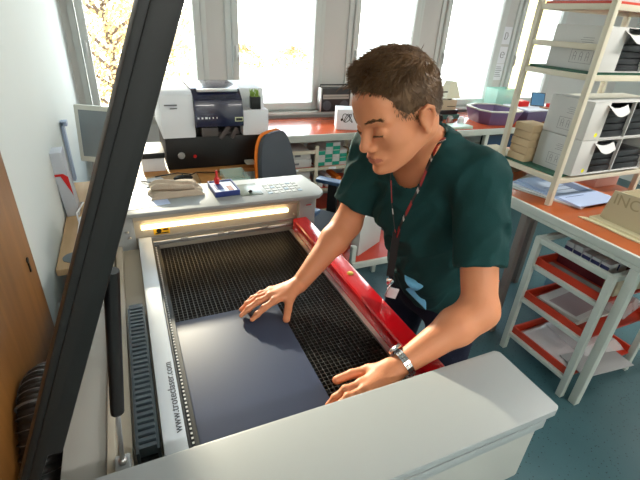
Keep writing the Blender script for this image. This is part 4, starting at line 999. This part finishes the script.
def file_stack(x0, x1, y0, z, n, dz, nm, where):
    for k in range(n):
        mb = MB(); mb.box(x0,x1-.004*(k % 2),y0+.012+.004*(k % 3),y0+.20,z+k*dz,z+k*dz+dz-.003); solo(mb, 'file_case', M_dark, 'dark flat file case, %s from bottom, %s' % (['first','second','third','fourth','fifth'][k], where), 'file case', 'dark file cases in the cartons', bev=.003)
ZL = 1.0655
for z, n_, lb, wh in ((ZL,3,'lower white storage carton with line drawing on the green shelf','in the lower carton'),(ZL+.195,4,'upper white storage carton with line drawing, stacked on the lower one','in the upper carton')):
    open_carton(2.150,1.415,z,.60,.255,.192,lb,nf=n_)
    file_stack(2.283,2.475,1.415,z+.006,n_,.036,'',wh+' left of divider'); file_stack(2.489,2.740,1.415,z+.006,n_,.036,'',wh+' right of divider')
open_carton(2.115,1.44,1.5905,.62,.30,.20,'white storage carton with line drawing on the upper green shelf',mark=False)
file_stack(2.245,2.44,1.44,1.597,4,.030,'','in upper shelf carton left of divider'); file_stack(2.456,2.72,1.44,1.597,4,.030,'','in upper shelf carton right of divider')
for k in range(5):
    mb = MB(); o_ = [.0,.006,.002,.007,.001][k]; mb.box(2.092+o_,2.225+o_,1.685,1.812,ZL+k*.043,ZL+k*.043+.0405); solo(mb, 'kraft_box', M_card, 'brown kraft box, %s of the stack of five on the green shelf' % ['bottom','second from the bottom','middle','second from the top','top'][k], 'box', 'kraft boxes stacked on the green shelf', bev=.003)
for i, (x0, x1, y0, y1, z0, z1, m_, lb) in enumerate(((2.10,2.35,1.46,1.80,1.8925,1.93,M_wbox,'white box on the red top shelf of the rack'),(2.40,2.70,1.46,1.80,1.8925,1.98,M_card,'pinkish brown box on the red top shelf of the rack'))):
    mb = MB(); mb.box(x0,x1,y0,y1,z0,z1); solo(mb, 'shelf_box', m_, lb, 'box', 'boxes on the red top shelf', bev=.002)
# papers under the rack
for i in range(4):
    sheet_of_paper(2.32+.01*i, 1.60-.02*i, .35-.12*i, .40-.02*i, .44, .9005+.006*i, [M_wbox, M_paper, M_bpaper, M_bpaper][i], ['lowest and largest pale sheet of the pile under the rack','second sheet up of the paper pile under the rack','third sheet up of the paper pile, bluish, under the rack','topmost bluish printed sheet of the pile under the rack'][i], 'paper_pile_sheet', .005, 'paper pile under the rack')
mb = MB(); M_ = RZ(-.01, (2.35,1.54,.9237))
for k in range(4): mb.box(-.13,.02+.02*k,-.10+k*.05,-.094+k*.05,0,.0006, M=M_)
mb.box(.05,.14,-.05,.10,0,.0006, M=M_); solo(mb, 'printed_insert', mat('blue_print', (.42,.50,.66), .5), 'blue-grey printed lines on the topmost sheet under the rack', 'print')
mb = MB(); mb.box(1.99,2.10,1.90,2.28,.9005,.925); solo(mb, 'laptop', mat('laptop_silver', (.72,.75,.78), .35, metal=.4), 'closed silver laptop on the right bench behind the man’s shoulder'.replace('’', "'"), 'laptop', bev=.004)
mb = MB(); mb.box(2.18,2.46,1.93,2.25,.9005,1.0); solo(mb, 'olive_box', mat('olive_dark', (.36,.34,.26), .6), 'dark olive box on the bench behind the paper pile', 'box', bev=.003)
mb = MB(); mb.box(2.62,2.84,1.55,1.75,.9005,.99); solo(mb, 'pink_box', mat('pink_box', (.75,.55,.50), .5), 'pinkish box under the rack at the right edge', 'box', bev=.003)
mb = MB(); mb.tube([(2.55,1.42,.907),(2.50,1.36,.91),(2.42,1.37,.907),(2.38,1.42,.907),(2.47,1.45,.915)], .006, 8); solo(mb, 'plum_cable', mat('plum_cable', (.36,.16,.20), .5), 'dark plum cable lying between the paper pile and the opened carton', 'cable')
oc = thing('opened_carton', 'opened cream cardboard carton with upright lettered side on the right bench', 'carton', (2.4,1.0,.9))
mb = MB(); mb.box(2.125,2.70,.60,1.225,.903,.918); mb.prism([(2.09,1.26),(2.125,1.235),(2.125,.60),(2.10,.60),(2.115,.85),(2.098,1.0),(2.105,1.15)], .9005,.908); part(mb, 'carton_base', mat('cream_card', (.84,.80,.66), .75), oc, .002)
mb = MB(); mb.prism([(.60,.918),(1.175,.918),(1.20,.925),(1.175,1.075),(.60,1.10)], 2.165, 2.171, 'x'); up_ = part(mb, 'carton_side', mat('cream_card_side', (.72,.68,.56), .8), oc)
M_tx = mat('card_lettering', (.60,.56,.44), .8)
text('carton_lettering', 'INCOM', .075, frame((2.1645,1.165,1.035), (0,-1,.0), (0,0,1)), M_tx, up_)
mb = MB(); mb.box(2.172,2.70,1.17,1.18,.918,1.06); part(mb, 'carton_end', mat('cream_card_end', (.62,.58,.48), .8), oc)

# cart below the right bench
ct = thing('tray_cart', 'grey steel cart with three red shelves under the right bench', 'cart', (2.15,1.1,0))
for x in (1.945,2.50):
    for y in (.915,1.325):
        if x > 2: mb = MB(); mb.box(x-.016,x+.016,y-.016,y+.016,.0,.775)
        else: mb = MB(); mb.box(x-.016,x+.016,y-.016,y+.016,.0,.775)
        part(mb, 'post', M_bench, ct, .002)
mb = MB(); mb.box(1.93,1.96,.932,1.308,.745,.775); mb.box(1.962,2.483,.90,.93,.745,.775); mb.box(1.962,2.483,1.31,1.34,.745,.775); part(mb, 'top_frame', M_bench, ct, .002)
for z in (.60,.375,.115):
    mb = MB(); mb.box(1.955,2.49,.925,1.315,z,z+.010); mb.box(1.955,1.965,.932,1.308,z+.010,z+.052); mb.box(2.48,2.49,.932,1.308,z+.010,z+.052); mb.box(1.965,2.48,1.303,1.313,z+.010,z+.052)
    s_ = part(mb, 'shelf', M_orange2, ct)
    mb = MB(); mb.box(1.935,1.9545,.932,1.308,z-.012,z+.012); part(mb, 'shelf_rail', M_bench, s_, .001)
# crate with small cartons on the top tray
cb = thing('bottle_crate', 'dark red tray of small white cartons on the top shelf of the cart', 'crate', (2.28,1.14,.6105))
mb = MB(); mb.box(2.10,2.44,1.02,1.29,.6105,.616); mb.box(2.10,2.104,1.02,1.29,.616,.66); mb.box(2.436,2.44,1.02,1.29,.616,.66); mb.box(2.104,2.436,1.02,1.024,.616,.66); mb.box(2.104,2.436,1.286,1.29,.616,.66); part(mb, 'tray', mat('tray_darkred', (.38,.10,.14), .5), cb)
k = 0
for j in range(5):
    for i in range(2):
        x, y = 2.145+i*.085, 1.048+j*.052; nm = ['nearest','second','middle','fourth','farthest'][j]
        t = thing('bottle_carton', 'small white carton with blue band, %s in the %s row of the dark red tray' % (nm, ['left','right'][i]), 'carton', (x,y,.6165), 'small cartons in the tray')
        mb = MB(); mb.box(x-.035,x+.035,y-.023,y+.023,.6165,.735 if j < 3 else .75); part(mb, 'carton_body', M_paper, t, .002)
        mb = MB(); mb.box(x-.0358,x-.035,y-.023,y+.023,.685,.72); mb.box(x-.0358,x-.035,y-.012,y+.012,.64,.67); part(mb, 'blue_band', mat('violet_blue', (.28,.30,.50), .5), t); k += 1
mb = MB(); mb.prism([(.935,.6105),(1.0,.6105),(1.0,.68),(.98,.715),(.945,.71),(.935,.68)], 2.06, 2.40, 'x'); solo(mb, 'beige_pouch', mat('beige_pouch', (.70,.64,.54), .7), 'beige rounded pouch on the top shelf of the cart near its front post', 'pouch', bev=.01)
sheet_of_paper(2.02,1.12,.05,.10,.33,.611,mat('grey_card', (.62,.62,.60), .6),'grey card on the top shelf of the cart beside the dark red tray','grey_card',.004)
random.seed(5)
def pack(cx, cy, w, d, z, h_, rz, m, label, name='wrapped_pack'):
    mb = MB(); M = RZ(rz, (cx, cy, z))
    def fn(u, v): 
        e = min(1, min(u, 1-u, v, 1-v)*9); q = M @ Vector(((u-.5)*w, (v-.5)*d, 0)); return (q.x, q.y, z+.001+h_*e*(.9+.25*noise.noise(Vector((u*7+cx*9, v*7, z*30)))))
    mb.sheet(fn, 16, 16, .001); return solo(mb, name, m, label, 'wrapped pack', 'film-wrapped packs on the cart')
for i, (cx, cy, w_, d_, z, rz) in enumerate(((2.15,1.15,.34,.26,.386,.05),(2.17,1.13,.32,.25,.400,-.06),(2.16,1.14,.33,.24,.414,.1))):
    mb = MB(); M = RZ(rz, (cx, cy, z)); mb.box(-w_/2,w_/2,-d_/2,d_/2,0,.012, M=M); mb.box(-w_/2+.02,w_/2-.05,-d_/2+.03,d_/2-.05,.0121,.0126,1, M=M); solo(mb, 'magazine_bundle', [M_wbox, mat('magazine_print', (.60,.54,.55), .5)], ['bottom','middle','top'][i]+' magazine bundle on the middle shelf of the cart', 'magazines', 'magazine bundles on the cart', bev=.002)
pack(2.35,1.05,.25,.20,.428,.045,.2,M_film,'film-wrapped pack lying on the right of the magazine bundles')
pack(2.13,1.13,.34,.33,.126,.030,.03,mat('wrapped_white', (.80,.78,.78), .25, bump=.4, bscale=25),'lower film-wrapped white pack on the bottom shelf of the cart')
pack(2.30,1.10,.30,.30,.160,.05,-.15,M_film,'upper crumpled film pack on the bottom shelf of the cart')
mb = MB(); M = RZ(-.10, (2.16,.93,.1585)); mb.box(-.15,.20,-.085,.085,0,.004, M=M); solo(mb, 'grey_sheet', mat('grey_sheet', (.62,.62,.62), .5), 'stiff grey sheet sticking out of the bottom shelf of the cart', 'sheet')
mb = MB(); mb.box(2.56,2.78,1.2,1.6,.001,.22); solo(mb, 'pale_blue_crate', mat('pale_blue_crate', (.40,.56,.62), .5), 'pale blue crate on the floor behind the cart', 'crate', bev=.004)
# red clamp and red trolley behind the man's arm
RCX = .045
rc = thing('red_hand_truck', 'small red and grey hand truck behind the leaning man’s elbow'.replace('’', "'"), 'hand truck', (1.80,1.55,0))
mb = MB(); mb.bar((1.86,1.60,.02),(1.80,1.56,.56),.03,.03); part(mb, 'upright', M_bench, rc, .003)
mb = MB(); mb.tube([(1.72,1.50,.50),(1.80,1.56,.475),(1.87,1.52,.40),(1.90,1.50,.37)], .016, 12); part(mb, 'red_handle', M_redpl, rc)
mb = MB(); mb.box(1.78,1.90,1.50,1.62,.0,.16); part(mb, 'red_base', M_redpl, rc, .006)
rc.location.x += RCX
# small trolley with folder behind the man (left)
sc = thing('folder_trolley', 'small grey trolley with orange-red shelf behind the man, white folder on it', 'trolley', (1.4,2.15,0))
for x in (1.18,1.60):
    for y in (1.98,2.36): mb = MB(); mb.box(x-.015,x+.015,y-.015,y+.015,0,.50); part(mb, 'post', M_bench, sc, .002)
for z in (.36,):
    mb = MB(); mb.box(1.165,1.615,1.965,2.375,z,z+.02); s_ = part(mb, 'shelf', M_orange2, sc, .002)
    mb = MB(); mb.box(1.165,1.615,1.945,1.964,z-.01,z+.03); part(mb, 'shelf_rail', M_bench, s_, .002)
mb = MB(); M = RZ(.5, (1.36,2.13,.381)); mb.prism([(-.14,0),(.14,0),(.14,.18),(-.05,.27),(-.14,.27)], -.03, .03, 'y', M=M); solo(mb, 'white_folder', M_wbox, 'white upright folder standing on the small trolley behind the man', 'folder', bev=.003)

# ---------------------------------------------------------------- outside
M_leaf = mat('autumn_leaves', (.70,.52,.36), .7, col2=(.60,.55,.34), scale=2)
M_bark = mat('bark', (.33,.26,.20), .9)
mb = MB(); mb.box(-40,60,WY+.6,90,-3.2,-3.0); mb.box(-40,60,27,90,-3.0,-1.5); struct(mb, 'ground', mat('pale_gravel', (.82,.80,.76), .9, var=.05, scale=.5))
mb = MB(); mb.box(-.33,6.2,WY+.3,WY+.32,-3.0,-.0) if False else None
random.seed(21)
def tree(cx, cy, h_, r_, n_, label, seed):
    random.seed(seed); t = thing('garden_tree', label, 'tree', (cx,cy,-3.0), 'trees outside the windows')
    mb = MB(); mb.tube([(cx,cy,-3),(cx+.05,cy,-3+h_*.4),(cx-.05,cy+.1,-3+h_*.9)], [.14,.10,.02], 10); tips = []
    for i in range(26):
        z = -3+h_*random.uniform(.25,.85); a = random.uniform(0, 2*PI); L_ = r_*random.uniform(.6,1); e = Vector((cx+L_*math.cos(a), cy+L_*math.sin(a), z+L_*.5)); m_ = Vector((cx,cy,z))*.5+e*.5+Vector((0,0,.12)); mb.tube([(cx,cy,z), m_, e], [.04,.022,.006], 6); tips += [m_, e, (m_+e)/2]
    part(mb, 'trunk', M_bark, t)
    mb = MB()
    for i in range(n_):
        p = random.choice(tips)+Vector([random.gauss(0, r_*.22) for _ in range(3)]); s_ = random.uniform(.03,.06); a = Vector([random.gauss(0,1) for _ in range(3)]).normalized(); b_ = a.orthogonal().normalized(); c_ = a.cross(b_)
        mb.add([p-b_*s_, p+c_*s_*.55, p+b_*s_, p-c_*s_*.55], [(0,1,2,3)])
    f_ = part(mb, 'foliage', M_leaf, t, smooth=False); return t
tree(-.1,9.2,6.0,1.45,7000,'autumn tree with yellow brown leaves outside the first window, nearest',1)
tree(.9,15.5,6.6,1.5,4500,'autumn tree outside the first window, farther away to the right',2)
tree(-3.6,12.5,6.5,1.6,3500,'autumn tree outside the first window, at the left behind the nearest',3)
def shrub(cx, cy, r_, label, seed):
    random.seed(seed); mb = MB()
    for i in range(420):
        a, b_ = random.uniform(0, 2*PI), random.uniform(0, PI/2); q = Vector((cx+r_*math.cos(a)*math.cos(b_), cy+r_*math.sin(a)*math.cos(b_), -1.5+1.2*math.sin(b_)))+Vector([random.gauss(0,.15) for _ in range(3)]); s_ = .10
        v1 = Vector([random.gauss(0,1) for _ in range(3)]).normalized(); v2 = v1.orthogonal().normalized(); v3 = v1.cross(v2); mb.add([q-v2*s_, q+v3*s_, q+v2*s_, q-v3*s_], [(0,1,2,3)])
    solo(mb, 'distant_shrub', M_leaf, label, 'shrub', 'shrubs far outside', smooth=False)
shrub(7.7,30,1.3,'distant pale shrub outside the second window, left one',4); shrub(11.2,30,1.4,'distant pale shrub outside the second window, right one',5); shrub(17.,26,1.4,'distant pale shrub outside the third window',6)
bl = thing('yellow_building', 'pale yellow building with orange base outside the rightmost window', 'building', (13.5,11,-3))
mb = MB(); mb.box(12.3,19,9.0,11.4,-1.5,5.5); part(mb, 'wall', mat('yellow_render', (.90,.82,.52), .8), bl)
mb = MB(); mb.box(12.28,19.02,8.98,11.42,-3,-1.5); part(mb, 'plinth', mat('orange_render', (.86,.50,.26), .8), bl)
for k in range(3):
    mb = MB(); mb.box(14.+k*1.6,14.8+k*1.6,8.97,9.0,.3,1.9); part(mb, 'window_pane', M_glassdark, bl)
# ---------------------------------------------------------------- light, world, outside
w = bpy.data.worlds.new('world'); S.world = w; w.use_nodes = True; nt = w.node_tree; bg = nt.nodes['Background']
tc = nt.nodes.new('ShaderNodeTexCoord'); sp = nt.nodes.new('ShaderNodeSeparateXYZ'); nt.links.new(tc.outputs['Generated'], sp.inputs[0])
rp = nt.nodes.new('ShaderNodeValToRGB'); nt.links.new(sp.outputs['Z'], rp.inputs['Fac'])
rp.color_ramp.elements[0].position = .0; rp.color_ramp.elements[0].color = (1,.97,.90,1); rp.color_ramp.elements[1].position = .5; rp.color_ramp.elements[1].color = (.72,.86,1,1)
nt.links.new(rp.outputs['Color'], bg.inputs['Color']); bg.inputs['Strength'].default_value = 7.5
def sun(name, energy, d, col, ang=1.5):
    l = bpy.data.lights.new(name, 'SUN'); l.energy = energy; l.color = col; l.angle = math.radians(ang); o = bpy.data.objects.new(name, l); COL.objects.link(o)
    o.rotation_euler = Vector(d).to_track_quat('-Z', 'Y').to_euler(); return o
sun('sun', 6., (.06,-1,-.30), (1,.86,.66))
def area(name, loc, sx, sy, e, col, rot=(0,0,0)):
    l = bpy.data.lights.new(name, 'AREA'); l.shape = 'RECTANGLE'; l.size = sx; l.size_y = sy; l.energy = e; l.color = col; o = bpy.data.objects.new(name, l); COL.objects.link(o); o.location = loc; o.rotation_euler = rot; return o
for i, (a, b_) in enumerate(win):
    p = area('window_portal', ((a+b_)/2, WY+.28, 1.75), b_-a, 1.6, 1, (1,1,1), (-PI/2,0,0)); p.data.cycles.is_portal = True
for x, y in ((.5,-1.8),(2.6,-1.8),(2.9,.6),(5.0,.6)):  # unseen lamps added under the ceiling to fill the room with light
    tb = thing('fill_light', None, None, (x,y,2.85))
    tb['label'] = 'unseen fill lamp added at the ceiling, outside the frame'; tb['category'] = 'ceiling light'; tb['group'] = 'added fill lamps'
    mb = MB(); mb.box(x-.62,x+.62,y-.09,y+.09,2.79,2.85); part(mb, 'fill_light_housing', M_fram, tb, .004)
    l = area('fill_lamp', (x,y,2.78), 1.2, .16, 30, (1,.96,.90)); 
S.view_settings.view_transform = 'Standard'; S.view_settings.look = 'None'; S.view_settings.gamma = 1; S.view_settings.exposure = .55
S.view_settings.use_curve_mapping = False
S.cycles.max_bounces = 8; S.cycles.diffuse_bounces = 5; S.cycles.transmission_bounces = 6; S.cycles.transparent_max_bounces = 12
S.cycles.caustics_reflective = False; S.cycles.caustics_refractive = False; S.cycles.sample_clamp_indirect = 6; S.cycles.use_denoising = True
